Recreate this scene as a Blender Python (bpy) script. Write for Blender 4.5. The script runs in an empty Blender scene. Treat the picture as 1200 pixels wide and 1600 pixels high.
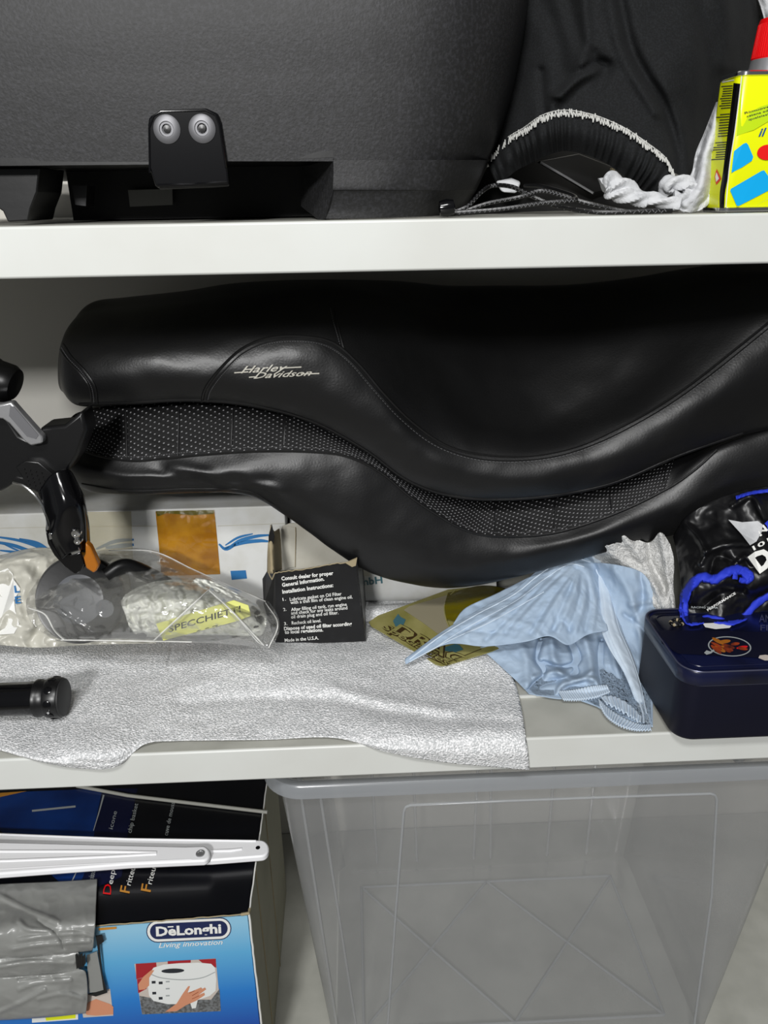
import bpy, bmesh, math, random
from mathutils import Vector, Matrix, noise
from mathutils.bvhtree import BVHTree
random.seed(7)
S = bpy.context.scene
COL = S.collection
# ------------------------------------------------------------------ camera
F = 1200.0
CAM = Vector((0.0, -0.56, 0.451))
PITCH, YAW, ROLL = math.radians(22), math.radians(2), math.radians(-1)
fw = Vector((math.sin(YAW)*math.cos(PITCH), math.cos(YAW)*math.cos(PITCH), -math.sin(PITCH)))
rt = fw.cross(Vector((0, 0, 1))).normalized(); up = rt.cross(fw)
RT = rt*math.cos(ROLL)+up*math.sin(ROLL); UP = -rt*math.sin(ROLL)+up*math.cos(ROLL)
cd = bpy.data.cameras.new('camera'); cam = bpy.data.objects.new('camera', cd); COL.objects.link(cam)
cd.sensor_fit = 'HORIZONTAL'; cd.sensor_width = 36.0; cd.lens = F/1200*36; cd.clip_start = 0.01
m = Matrix((RT, UP, -fw)).transposed().to_4x4(); m.translation = CAM
cam.matrix_world = m; S.camera = cam
# ------------------------------------------------------------------ light and exposure
w = bpy.data.worlds.new('room_light'); S.world = w; w.use_nodes = True
w.node_tree.nodes['Background'].inputs[0].default_value = (0.93, 0.96, 1.0, 1)
w.node_tree.nodes['Background'].inputs[1].default_value = 0.12
def area(name, loc, target, size, power, col=(1, .995, .985)):
    l = bpy.data.lights.new(name, 'AREA'); l.shape = 'RECTANGLE'; l.size, l.size_y = size; l.energy = power; l.color = col
    o = bpy.data.objects.new(name, l); COL.objects.link(o); o.location = loc
    o.rotation_euler = (Vector(target)-Vector(loc)).to_track_quat('-Z', 'Y').to_euler(); return o
area('wall_lamp', (-0.55, -2.1, 1.2), (0, .1, .1), (.3, .2), 43)
area('ceiling_lamp', (-.15, -1.35, 1.8), (0, .05, .1), (.7, .25), 24)
S.view_settings.view_transform = 'Standard'; S.view_settings.look = 'None'
S.view_settings.exposure = 0.0; S.view_settings.gamma = 1.0; S.view_settings.use_curve_mapping = False

# ------------------------------------------------------------------ helpers
def ray(px, py): return (RT*((px-600)/F)-UP*((py-800)/F)+fw)
def PY(px, py, Y): d = ray(px, py); return CAM+d*((Y-CAM.y)/d.y)
def PZ(px, py, z): d = ray(px, py); return CAM+d*((z-CAM.z)/d.z)
def PP(px, py, o, n): d = ray(px, py); return CAM+d*((o-CAM).dot(n)/d.dot(n))
def PS(px, py, Y, z):  # on a level surface seen nearly edge-on: x from the pixel, depth and height given
    q = PY(px, py, Y); return Vector((q.x, Y, z))
def proj(p): q = p-CAM; t = q.dot(fw); return (600+F*q.dot(RT)/t, 800-F*q.dot(UP)/t)
def cr(pts, n, closed=False):
    pts = [Vector(p) for p in pts]; N = len(pts); out = []
    segs = N if closed else N-1
    for i in range(n):
        t = i/(n if closed else n-1)*segs; k = min(int(t), segs-1); f = t-k
        if closed: a, b, c, d = (pts[(k+j) % N] for j in (-1, 0, 1, 2))
        else:
            b, c = pts[k], pts[k+1]; a = pts[k-1] if k > 0 else b*2-c; d = pts[k+2] if k+2 < N else c*2-b
        out.append(.5*((2*b)+(c-a)*f+(2*a-5*b+4*c-d)*f*f+(3*b-a-3*c+d)*f**3))
    return out
def srgb(h):
    v = [int(h[i:i+2], 16)/255 for i in (0, 2, 4)]
    return tuple((c/12.92 if c <= .04045 else ((c+.055)/1.055)**2.4) for c in v)+(1,)
def base_of(vs):
    xs = [v[0] for v in vs]; ys = [v[1] for v in vs]; zs = [v[2] for v in vs]
    return Vector(((min(xs)+max(xs))/2, (min(ys)+max(ys))/2, min(zs)))
def root_loc(o):
    while o.parent: o = o.parent
    return o.location.copy()
def obj(name, vs, fs, mat, parent=None, smooth=True, uv=None, solid=0, bevel=0, subs=0, sharp=True):
    vs = [Vector(v) for v in vs]
    loc = root_loc(parent) if parent else base_of(vs)
    me = bpy.data.meshes.new(name); me.from_pydata([v-loc for v in vs], [], fs)
    if uv:
        L = me.uv_layers.new(name='UVMap')
        for p in me.polygons:
            for li in p.loop_indices: L.data[li].uv = uv[me.loops[li].vertex_index]
    me.materials.append(mat)
    bm = bmesh.new(); bm.from_mesh(me); bmesh.ops.recalc_face_normals(bm, faces=bm.faces) if not uv else None
    bm.to_mesh(me); bm.free()
    if smooth:
        me.polygons.foreach_set('use_smooth', [True]*len(me.polygons))
        if sharp: me.set_sharp_from_angle(angle=math.radians(42))
    o = bpy.data.objects.new(name, me); COL.objects.link(o)
    if parent: o.parent = parent
    else: o.location = loc
    if solid:
        md = o.modifiers.new('solid', 'SOLIDIFY'); md.thickness = solid; md.offset = 0
    if bevel:
        md = o.modifiers.new('bevel', 'BEVEL'); md.width = bevel; md.segments = 2; md.limit_method = 'ANGLE'; md.angle_limit = math.radians(40)
    if subs:
        md = o.modifiers.new('sub', 'SUBSURF'); md.levels = subs; md.render_levels = subs
    return o
def tag(o, label=None, cat=None, group=None, kind=None):
    if label: o['label'] = label
    if cat: o['category'] = cat
    if group: o['group'] = group
    if kind: o['kind'] = kind
    return o
def thing(name, label, cat, loc, group=None):
    o = bpy.data.objects.new(name, None); COL.objects.link(o); o.location = loc; o.empty_display_size = .02
    return tag(o, label, cat, group)
def box(x0, x1, y0, y1, z0, z1):
    v = [(x, y, z) for z in (z0, z1) for y in (y0, y1) for x in (x0, x1)]
    return v, [(0, 2, 3, 1), (4, 5, 7, 6), (0, 1, 5, 4), (2, 6, 7, 3), (0, 4, 6, 2), (1, 3, 7, 5)]
def merge(*ms):
    V, Fc = [], []
    for v, f in ms:
        b = len(V); V += list(v); Fc += [tuple(i+b for i in q) for q in f]
    return V, Fc
def bvh_of(vs, fs): return BVHTree.FromPolygons([Vector(v) for v in vs], fs)
def grid(rows, nu, nv, fn=None, closed_v=False, caps=False):
    """spline surface through rows of world points; fn(p, px, py, u, v) -> new p"""
    rr = [cr(r, nu) for r in rows]
    cols = [cr([r[i] for r in rr], nv, closed_v) for i in range(nu)]
    V, uv = [], []
    for j in range(nv):
        for i in range(nu):
            p = cols[i][j]; u = i/(nu-1); v = j/(nv-1)
            if fn:
                px, py = proj(p); p = fn(p, px, py, u, v)
            V.append(p); uv.append((u, v))
    fs = []
    for j in range(nv if closed_v else nv-1):
        j2 = (j+1) % nv
        for i in range(nu-1): fs.append((j*nu+i, j*nu+i+1, j2*nu+i+1, j2*nu+i))
    if caps:
        fs.append(tuple(j*nu for j in range(nv))); fs.append(tuple(j*nu+nu-1 for j in reversed(range(nv))))
    return V, fs, uv
def segdist(px, py, a, b):
    ax, ay = a; bx, by = b; dx, dy = bx-ax, by-ay; L = dx*dx+dy*dy or 1e-9
    t = max(0, min(1, ((px-ax)*dx+(py-ay)*dy)/L)); return math.hypot(px-ax-t*dx, py-ay-t*dy), t
def folder(folds, amp=0, scale=30, rid=0, rscale=30, seed=0):
    """folds: (polyline px, width px, depth m): + is toward the viewer; noise in metres"""
    FF = [([tuple(q) for q in cr([Vector((a, b, 0)) for a, b in pl], max(2, 5*(len(pl)-1)+1))], w_, d_) for pl, w_, d_ in folds]
    FF = [([(q[0], q[1]) for q in pl], w_, d_) for pl, w_, d_ in FF]
    def fn(p, px, py, u, v):
        d = ray(px, py); h = 0
        for pl, w_, d_ in FF:
            m_ = min(segdist(px, py, pl[k], pl[k+1])[0] for k in range(len(pl)-1))
            if m_ < 3*w_: h += d_*math.exp(-(m_/w_)**2)
        if amp: h += amp*noise.noise(p/(scale*.001)+Vector((seed, 0, 0)))
        if rid:
            n_ = noise.noise(p/(rscale*.001)+Vector((seed*3.1, 5, 0)))
            n2 = noise.noise(p/(rscale*.00047)+Vector((seed*1.7, 9, 2)))
            h += rid*((1-abs(n_)*3)+.4*(1-abs(n2)*3))
        return p-d*h
    return fn
def patch(name, rows, mat, parent=None, nu=60, nv=40, fn=None, solid=0, **k):
    V, fs, uv = grid(rows, nu, nv, fn)
    o = obj(name, V, fs, mat, parent, uv=uv, solid=solid, sharp=False, **k)
    return o, bvh_of(V, fs)
def rowsY(rows): return [[PY(*p) for p in r] for r in rows]
def rowsZ(rows): return [[PZ(*p) for p in r] for r in rows]
def tube(pts, r, n=8, closed=False, rf=None):
    V, fs = [], []; N = len(pts); pts = [Vector(p) for p in pts]; prev = None
    for i, p in enumerate(pts):
        a = pts[(i-1) % N] if closed or i > 0 else p; b = pts[(i+1) % N] if closed or i < N-1 else p
        t = (b-a).normalized()
        if prev is None: x = t.orthogonal().normalized()
        else:
            x = prev-t*prev.dot(t); x = x.normalized() if x.length > 1e-6 else t.orthogonal().normalized()
        prev = x; y = t.cross(x); R_ = r*(rf(i/(N-1)) if rf else 1)
        for k in range(n):
            c = 2*math.pi*k/n; V.append(p+(x*math.cos(c)+y*math.sin(c))*R_)
    for i in range(N if closed else N-1):
        i2 = (i+1) % N
        for k in range(n): fs.append((i*n+k, i*n+(k+1) % n, i2*n+(k+1) % n, i2*n+k))
    if not closed: fs += [tuple(reversed(range(n))), tuple((N-1)*n+k for k in range(n))]
    return V, fs
def lathe(prof, o, ax, n=40):
    """prof: (radius, along) pairs"""
    o = Vector(o); ax = Vector(ax).normalized(); x = ax.orthogonal().normalized(); y = ax.cross(x); V, fs = [], []
    for r, t in prof:
        for k in range(n):
            c = 2*math.pi*k/n; V.append(o+ax*t+(x*math.cos(c)+y*math.sin(c))*r)
    for i in range(len(prof)-1):
        for k in range(n): fs.append((i*n+k, i*n+(k+1) % n, (i+1)*n+(k+1) % n, (i+1)*n+k))
    fs += [tuple(reversed(range(n))), tuple((len(prof)-1)*n+k for k in range(n))]
    return V, fs
def prism(front, off):
    """front: world points of one face; off: extrusion vector"""
    n = len(front); V = [Vector(p) for p in front]+[Vector(p)+off for p in front]
    fs = [tuple(range(n)), tuple(reversed(range(n, 2*n)))]+[(i, n+i, n+(i+1) % n, (i+1) % n) for i in range(n)]
    return V, fs
def hit(b, px, py, off=.0005):
    d = ray(px, py).normalized(); r = b.ray_cast(CAM, d, 3)
    if r[0] is None:
        return None
    return r[0]-d*off
def on(b, pts, off=.0005):
    return [q for q in (hit(b, x, y, off) for x, y in pts) if q is not None]
def spl(pts, n): return [(q[0], q[1]) for q in cr([Vector((a, b_, 0)) for a, b_ in pts], n)]
def surf_tube(b, pts, r, n=60, off=0.0):
    return tube(on(b, spl(pts, n), off), r, 6)
def dashes(b, pts, r, n=60, off=.0004, duty=.6, sub=1):
    q = on(b, spl(pts, n), off); ms = []
    for i in range(len(q)-1): ms.append(tube([q[i], q[i].lerp(q[i+1], duty)], r, 5))
    return merge(*ms)
def ribbon(b, pts, wid, n=40, off=.0006, wf=None, m=1):
    q = spl(pts, n); V, fs = [], []
    for i, (x, y) in enumerate(q):
        a = q[max(0, i-1)]; c = q[min(n-1, i+1)]; dx, dy = c[0]-a[0], c[1]-a[1]; L = math.hypot(dx, dy) or 1
        h = wid/2*(wf(i/(n-1)) if wf else 1); nx, ny = -dy/L*h, dx/L*h
        row = [hit(b, x+nx*(1-2*k/m), y+ny*(1-2*k/m), off) for k in range(m+1)]
        if None in row: continue
        V += row
    for i in range(len(V)//(m+1)-1):
        for k in range(m): a = i*(m+1)+k; fs.append((a, a+1, a+m+2, a+m+1))
    return V, fs
def poly(b, pts, off=.0005):
    V = on(b, pts, off)
    if len(V) < 3: print('POLY MISS', pts[:2]); V = [PY(x, y, .2) for x, y in pts]
    return V, [tuple(range(len(V)))]
def ell(cx, cy, rx, ry, n=28, a0=0, a1=360, rot=0):
    out = []; c_, s_ = math.cos(math.radians(rot)), math.sin(math.radians(rot))
    for k in range(n):
        t = math.radians(a0+(a1-a0)*k/n); x, y = rx*math.cos(t), ry*math.sin(t); out.append((cx+x*c_-y*s_, cy+x*s_+y*c_))
    return out
def text_geo(s, bold=0, shear=0, space=1.0):
    c = bpy.data.curves.new('t', 'FONT'); c.body = s; c.size = 1; c.offset = bold; c.shear = shear; c.space_character = space; c.resolution_u = 2
    o = bpy.data.objects.new('t', c); me = bpy.data.meshes.new_from_object(o)
    V = [(v.co.x, v.co.y) for v in me.vertices]; fs = [tuple(p.vertices) for p in me.polygons]
    bpy.data.objects.remove(o); bpy.data.curves.remove(c); bpy.data.meshes.remove(me)
    return V, fs
def text(name, s, b, p0, p1, h, mat, parent, bold=0.01, shear=0, off=.0006, space=1.0, raise_=0, updir=None):
    """baseline from pixel p0 to p1, capitals h px tall, laid on the surface b"""
    V, fs = text_geo(s, bold, shear, space)
    x0 = min(v[0] for v in V); x1 = max(v[0] for v in V)
    dx, dy = p1[0]-p0[0], p1[1]-p0[1]; L = math.hypot(dx, dy); ex = (dx/L, dy/L); ey = updir or (dy/L, -dx/L)
    W = []
    for x, y in V:
        a = (x-x0)/(x1-x0)*L; c = y/.72*h
        q = hit(b, p0[0]+ex[0]*a+ey[0]*c, p0[1]+ex[1]*a+ey[1]*c, off)
        if q is None: q = PY(p0[0]+ex[0]*a+ey[0]*c, p0[1]+ex[1]*a+ey[1]*c, .2)
        W.append(q)
    return obj(name, W, fs, mat, parent, smooth=False, solid=raise_)

# ------------------------------------------------------------------ materials
def mat(name, col='808080', rough=.5, metal=0, spec=.5, bump=None, var=None, alpha=1, trans=0, coat=0, sheen=0, emis=0):
    """bump: (scale, strength, distance, kind); var: (scale, second colour, lo, hi)"""
    M = bpy.data.materials.new(name); M.use_nodes = True; nt = M.node_tree; B = nt.nodes['Principled BSDF']
    c = srgb(col) if isinstance(col, str) else col
    B.inputs['Base Color'].default_value = c; B.inputs['Roughness'].default_value = rough; B.inputs['Metallic'].default_value = metal
    B.inputs['Specular IOR Level'].default_value = spec; B.inputs['Alpha'].default_value = alpha
    B.inputs['Transmission Weight'].default_value = trans; B.inputs['Coat Weight'].default_value = coat; B.inputs['Sheen Weight'].default_value = sheen
    tc = nt.nodes.new('ShaderNodeTexCoord')
    if var:
        sc, c2, lo, hi = var[:4]
        n = nt.nodes.new('ShaderNodeTexNoise'); n.inputs['Scale'].default_value = sc; n.inputs['Detail'].default_value = 5
        nt.links.new(tc.outputs['Object'], n.inputs['Vector'])
        r = nt.nodes.new('ShaderNodeValToRGB'); r.color_ramp.elements[0].position = lo; r.color_ramp.elements[1].position = hi
        r.color_ramp.elements[0].color = c; r.color_ramp.elements[1].color = srgb(c2)
        nt.links.new(n.outputs['Fac'], r.inputs['Fac']); nt.links.new(r.outputs['Color'], B.inputs['Base Color'])
    if bump:
        prev = None
        bl = bump if isinstance(bump, list) else [bump]
        for sc, st, dist, kind in bl:
            if kind == 'noise':
                n = nt.nodes.new('ShaderNodeTexNoise'); n.inputs['Scale'].default_value = sc; n.inputs['Detail'].default_value = 4; out = n.outputs['Fac']
            elif kind == 'voronoi':
                n = nt.nodes.new('ShaderNodeTexVoronoi'); n.inputs['Scale'].default_value = sc; out = n.outputs['Distance']
            else:
                n = nt.nodes.new('ShaderNodeTexVoronoi'); n.feature = 'DISTANCE_TO_EDGE'; n.inputs['Scale'].default_value = sc; out = n.outputs['Distance']
            nt.links.new(tc.outputs['Object'], n.inputs['Vector'])
            b = nt.nodes.new('ShaderNodeBump'); b.inputs['Strength'].default_value = st; b.inputs['Distance'].default_value = dist
            nt.links.new(out, b.inputs['Height'])
            if prev: nt.links.new(prev.outputs['Normal'], b.inputs['Normal'])
            prev = b
        nt.links.new(prev.outputs['Normal'], B.inputs['Normal'])
    return M
def nodes_of(M): return M.node_tree, M.node_tree.nodes['Principled BSDF']
m_white = mat('white_enamel', 'cfd1cd', .38, bump=(60, .04, .001, 'noise'), var=(9, 'c9cac5', .4, .7))
m_shelftop = mat('worn_grey_enamel', 'b4b4ac', .42, var=(14, '9c9c94', .35, .7), bump=(90, .05, .001, 'noise'))
m_wall = mat('painted_back_panel', 'c9c7c0', .3, var=(3, 'bdb9b0', .35, .75), bump=(12, .1, .004, 'noise'))
m_case = mat('textured_black_plastic', '171718', .6, var=(420, '2a2a2d', .45, .72), bump=[(600, .35, .0006, 'noise'), (20, .06, .003, 'noise')])
m_black = mat('black_plastic', '0c0c0d', .35, bump=(120, .05, .001, 'noise'))
m_gloss = mat('gloss_black', '08080a', .14)
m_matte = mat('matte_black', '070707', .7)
m_leather = mat('black_leather', '0e0e0f', .4, spec=.5, bump=[(300, .2, .0005, 'edge')])
m_leather_top = mat('black_leather_underlayer', '0b0b0b', .6, bump=(200, .2, .0006, 'edge'))
m_thread = mat('black_thread', '5a5a5c', .6)
m_chrome = mat('chrome', 'd8d8d8', .15, metal=1)
m_alu = mat('brushed_aluminium', 'c2c2c4', .35, metal=.8, bump=(300, .1, .0005, 'noise'))
m_rivet = mat('steel_rivet', '77777a', .5, metal=.6)
m_fabric = mat('black_fabric', '0e0f10', .9, spec=.3, var=(700, '1a1c1e', .4, .75), bump=[(900, .4, .0006, 'noise')])
m_whitethread = mat('white_thread', 'b8b8b4', .8)
m_rag = mat('grey_white_rag', 'c6c7c9', .9, bump=[(700, .5, .0008, 'noise'), (60, .3, .003, 'noise')], var=(50, 'aeb0b3', .4, .7))
m_yellow = mat('yellow_tin_print', 'dfe600', .28, coat=.2)
m_green = mat('lime_tin_print', 'b6d414', .28)
m_cyan = mat('cyan_print', '0aa0dc', .3)
m_red = mat('red_plastic', 'd8040a', .35)
m_redprint = mat('red_print', 'dc1414', .35)
m_ink = mat('dark_ink', '20242c', .5)
m_blueink = mat('blue_ink', '1d4f7e', .5)
m_carton = mat('white_carton', 'd5d6d4', .6, var=(30, 'c4c3ba', .4, .75), bump=(70, .12, .001, 'noise'))
m_carton_in = mat('unprinted_carton', 'c2bfb3', .75, var=(25, 'aeaa9c', .4, .75), bump=(90, .15, .001, 'noise'))
m_wave = mat('blue_wave_print', '2a6ea6', .5)
m_tape = mat('brown_packing_tape', 'ae7a1e', .18, var=(40, '8f5d12', .4, .65), bump=[(80, .35, .002, 'edge')])
m_cleartape = mat('yellowed_clear_tape', 'c8bf9a', .2, alpha=.45, bump=(60, .3, .002, 'noise'))
m_filterbox = mat('black_card', '0b0b0d', .42, bump=(50, .15, .002, 'noise'), var=(60, '1a1a1c', .55, .8))
m_paper = mat('white_print', 'e6e6e2', .6)
m_torn = mat('torn_card', '9a8d70', .85, bump=(200, .4, .001, 'noise'))
m_note = mat('yellow_note', 'd8da7c', .6, bump=(40, .1, .002, 'noise'))
m_tissue = mat('white_tissue', 'd9dad2', .8, bump=[(110, .35, .002, 'noise')])
m_mirror = mat('grey_plastic', '56585c', .3, bump=(30, .1, .003, 'noise'))
m_film_white = mat('milky_film', 'd2d0c4', .25, alpha=.72, bump=[(45, .4, .004, 'edge'), (110, .3, .002, 'noise')])
m_amber = mat('amber_lens', 'a4621a', .25, bump=(300, .3, .0006, 'voronoi'))
m_cloth = mat('light_blue_cloth', 'a6b8cb', .85, bump=[(800, .25, .0005, 'noise'), (60, .12, .003, 'noise')], var=(25, '98acc2', .35, .7))
m_clothseam = mat('light_blue_hem', 'c2d0de', .85, bump=(900, .2, .0005, 'noise'))
m_mesh = mat('grey_mesh_cloth', 'd2d2d0', .8, bump=[(420, .8, .0012, 'voronoi'), (30, .3, .003, 'noise')], var=(500, 'b0b0ae', .35, .7))
m_tin = mat('navy_painted_tin', '06071a', .5, spec=.3, bump=(15, .04, .002, 'noise'), var=(12, '0a0c20', .4, .8))
m_tinlid = mat('navy_tin_lid', '0e1332', .28, coat=.1, var=(20, '080a1c', .4, .6))
m_tinedge = mat('worn_tin_edge', '55576a', .3, metal=.5)
m_glove = mat('black_satin', '0c0c0e', .38, bump=[(50, .25, .003, 'noise')])
m_blue = mat('royal_blue_trim', '2036c4', .75, bump=(500, .3, .0008, 'noise'))
m_dishes = mat('orange_brown_print', '9a3c12', .4, var=(90, '2a1208', .4, .7))
m_bracket = mat('white_bracket_enamel', 'f2f2f4', .3)
m_greyrod = mat('grey_rod', 'a4a49c', .4)
m_boxtop = mat('dark_box_print', '07080e', .3, coat=.2)
m_boxblue = mat('blue_box_print', '0d3476', .3, coat=.2, var=(14, '061c4c', .35, .7))
m_boxnavy = mat('navy_box_print', '0a0f2e', .3, coat=.2)
m_navy = mat('navy_ink', '12204e', .4)
m_gold = mat('orange_ink', 'c08430', .4)
m_greybag = mat('grey_plastic_film', '8a8b88', .3, alpha=.95, bump=[(28, .35, .004, 'noise')])
m_kraft = mat('kraft_side', 'a7a592', .8, var=(6, '8f8d7b', .35, .7))
m_skin = mat('skin_print', 'cf8d6c', .5)
m_fryer = mat('offwhite_print', 'e2e4e2', .5)
m_fryershade = mat('grey_print', '9da2a2', .5)
m_granite = mat('granite_print', '75787a', .5, var=(300, '50504f', .4, .6))
m_tile = mat('red_tile_print', 'a11b26', .5)
m_tile2 = mat('pale_tile_print', 'c4b9b0', .5)
m_olive = mat('olive_card_print', '96905a', .25, coat=.4, var=(30, '7c773c', .4, .7))
m_olivedark = mat('dark_olive_plastic', '5c540e', .12, coat=.5, bump=(40, .3, .003, 'noise'))
m_taupe = mat('taupe_paper', '8d8670', .3)
m_teal = mat('teal_ink', '3c6670', .4)
m_brown = mat('brown_ink', '3a2a12', .4)
m_cream = mat('silver_badge', 'd6d2c6', .4)
# foam: pale grey, sparkling cells
m_foam = mat('foam_wrap', 'c4c6c7', .42, spec=.7, var=(500, 'f0f0f1', .45, .6), bump=[(560, .7, .0014, 'voronoi'), (25, .2, .004, 'noise')])
# perforated leather: rows of small pale pinholes on the panel's own UV
m_perf = mat('perforated_leather', '0d0d0e', .62, spec=.22)
nt, B = nodes_of(m_perf)
uvn = nt.nodes.new('ShaderNodeUVMap'); sep = nt.nodes.new('ShaderNodeSeparateXYZ'); nt.links.new(uvn.outputs[0], sep.inputs[0])
def mth(op, a, b=None, c=None):
    n = nt.nodes.new('ShaderNodeMath'); n.operation = op
    for i, x in enumerate((a, b, c)):
        if x is None: continue
        if isinstance(x, (int, float)): n.inputs[i].default_value = x
        else: nt.links.new(x, n.inputs[i])
    return n.outputs[0]
U = mth('MULTIPLY', sep.outputs[0], 116.0); Vv = mth('MULTIPLY', sep.outputs[1], 10.0)
a_ = mth('SUBTRACT', mth('FRACT', mth('ADD', U, Vv)), .5); b_ = mth('SUBTRACT', mth('FRACT', mth('SUBTRACT', Vv, mth('MULTIPLY', U, .5))), .5)
dd = mth('SQRT', mth('ADD', mth('MULTIPLY', a_, a_), mth('MULTIPLY', b_, b_)))
dot = mth('LESS_THAN', dd, .15)
mx = nt.nodes.new('ShaderNodeMix'); mx.data_type = 'RGBA'; mx.inputs['A'].default_value = srgb('080809'); mx.inputs['B'].default_value = srgb('8a8a8c')
nt.links.new(dot, mx.inputs['Factor']); nt.links.new(mx.outputs['Result'], B.inputs['Base Color'])
bp = nt.nodes.new('ShaderNodeBump'); bp.inputs['Strength'].default_value = .35; bp.inputs['Distance'].default_value = .001
nt.links.new(dd, bp.inputs['Height']); nt.links.new(bp.outputs['Normal'], B.inputs['Normal'])
# printed blue gradient of the fryer box front, fixed to the box's own height
m_front = mat('blue_gradient_print', '3d8fc4', .35, coat=.15)
nt, B = nodes_of(m_front)
tc = nt.nodes.new('ShaderNodeTexCoord'); sp = nt.nodes.new('ShaderNodeSeparateXYZ'); mr = nt.nodes.new('ShaderNodeMapRange'); rp = nt.nodes.new('ShaderNodeValToRGB')
nt.links.new(tc.outputs['Object'], sp.inputs[0]); nt.links.new(sp.outputs[2], mr.inputs['Value'])
mr.inputs['From Min'].default_value = .275; mr.inputs['From Max'].default_value = .105
e = rp.color_ramp.elements; e[0].color = srgb('8cc0dc'); e[1].color = srgb('0a3a9c')
for pos, c in ((.25, '5aa8d6'), (.6, '1b78c8')):
    q = e.new(pos); q.color = srgb(c)
nt.links.new(mr.outputs[0], rp.inputs['Fac']); nt.links.new(rp.outputs['Color'], B.inputs['Base Color'])
# thin see-through films: part lets light straight through, part is milky, part shines
def film(name, col, haze, gloss_rough=.12, bump=None, gl=.12):
    M = bpy.data.materials.new(name); M.use_nodes = True; nt = M.node_tree; nt.nodes.clear()
    out = nt.nodes.new('ShaderNodeOutputMaterial'); t = nt.nodes.new('ShaderNodeBsdfTransparent'); d = nt.nodes.new('ShaderNodeBsdfDiffuse'); g = nt.nodes.new('ShaderNodeBsdfGlossy')
    tl = nt.nodes.new('ShaderNodeBsdfTranslucent'); ad = nt.nodes.new('ShaderNodeMixShader'); ad.inputs[0].default_value = .5
    d.inputs['Color'].default_value = srgb(col); tl.inputs['Color'].default_value = srgb(col)
    g.inputs['Roughness'].default_value = gloss_rough
    nt.links.new(d.outputs[0], ad.inputs[1]); nt.links.new(tl.outputs[0], ad.inputs[2])
    m1 = nt.nodes.new('ShaderNodeMixShader'); m1.inputs[0].default_value = haze
    nt.links.new(t.outputs[0], m1.inputs[1]); nt.links.new(ad.outputs[0], m1.inputs[2])
    m2 = nt.nodes.new('ShaderNodeMixShader'); fr = nt.nodes.new('ShaderNodeFresnel'); fr.inputs['IOR'].default_value = 1.35
    mm = nt.nodes.new('ShaderNodeMath'); mm.operation = 'MULTIPLY_ADD'; mm.inputs[1].default_value = .5; mm.inputs[2].default_value = gl
    nt.links.new(fr.outputs[0], mm.inputs[0]); nt.links.new(mm.outputs[0], m2.inputs[0])
    nt.links.new(m1.outputs[0], m2.inputs[1]); nt.links.new(g.outputs[0], m2.inputs[2]); nt.links.new(m2.outputs[0], out.inputs[0])
    if bump:
        tc = nt.nodes.new('ShaderNodeTexCoord'); prev = None
        for sc, st, dist in bump:
            n = nt.nodes.new('ShaderNodeTexNoise'); n.inputs['Scale'].default_value = sc; n.inputs['Detail'].default_value = 3; n.inputs['Distortion'].default_value = 1.2
            b = nt.nodes.new('ShaderNodeBump'); b.inputs['Strength'].default_value = st; b.inputs['Distance'].default_value = dist
            nt.links.new(tc.outputs['Object'], n.inputs['Vector']); nt.links.new(n.outputs['Fac'], b.inputs['Height'])
            if prev: nt.links.new(prev.outputs[0], b.inputs['Normal'])
            prev = b
        nt.links.new(prev.outputs[0], g.inputs['Normal']); nt.links.new(prev.outputs[0], d.inputs['Normal'])
    return M
m_clear = film('clear_bag_film', 'e4e4de', .09, .12, [(35, .2, .004)], .03)
m_bin = film('clear_tub_plastic', 'e4e6e8', .27, .15, None, .02)
m_binridge = film('clear_tub_ridge', 'dcdfe2', .5, .15, None, .04)
m_binrim = film('clear_tub_rim', 'b4b8bd', .75, .2, None, .03)

# ------------------------------------------------------------------ the setting
T1T, T1B, T2B, T3T = .4397, .4058, -.034, -.52
DEP = .42
tag(obj('wall_back', *box(-1.2, 1.2, DEP+.012, DEP+.03, -.7, 1.2), m_wall, smooth=False), kind='structure')
tag(obj('floor', *box(-2.2, 2.2, -3.2, DEP+.03, -.72, -.7), mat('grey_floor', '8c8a84', .6, var=(8, '7c7a74', .4, .6)), smooth=False), kind='structure')
shelf = thing('shelving_unit', 'white enamelled metal shelving unit holding all the stored goods', 'shelf', (0, .2, -.7))
def board(z1, z0, nm):
    vs, fs = merge(box(-.72, .72, .0, .018, z0, z1), box(-.72, .72, .018, DEP+.01, z1-.008, z1), box(-.72, .72, DEP-.006, DEP+.01, z0, z1-.008))
    o = obj(nm, *box(-.72, .72, .0015, DEP+.01, z1-.010, z1), m_shelftop, shelf, bevel=.001)
    obj('front_lip', *box(-.72, .72, 0, .004, z0, z1-.0002), m_white, o, bevel=.0016)
    obj('return_flange', *box(-.72, .72, .004, .02, z0, z0+.002), m_white, o)
    return o
board(T1T, T1B, 'shelf_board'); b2 = board(0, T2B, 'shelf_board'); b3 = board(T3T, T3T-.034, 'shelf_board')
obj('liner_panel', *box(-.5, .5, .062, DEP, .0, .0022), m_shelftop, b2, bevel=.0008)
obj('liner_edge', *box(-.5, .5, .0605, .062, .0, .0028), m_white, b2)
for x in (-.72, .70):
    for y in (.002, DEP-.02):
        obj('upright', *box(x, x+.02, y, y+.02, -.7, 1.0), m_white, shelf, bevel=.001)

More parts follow.
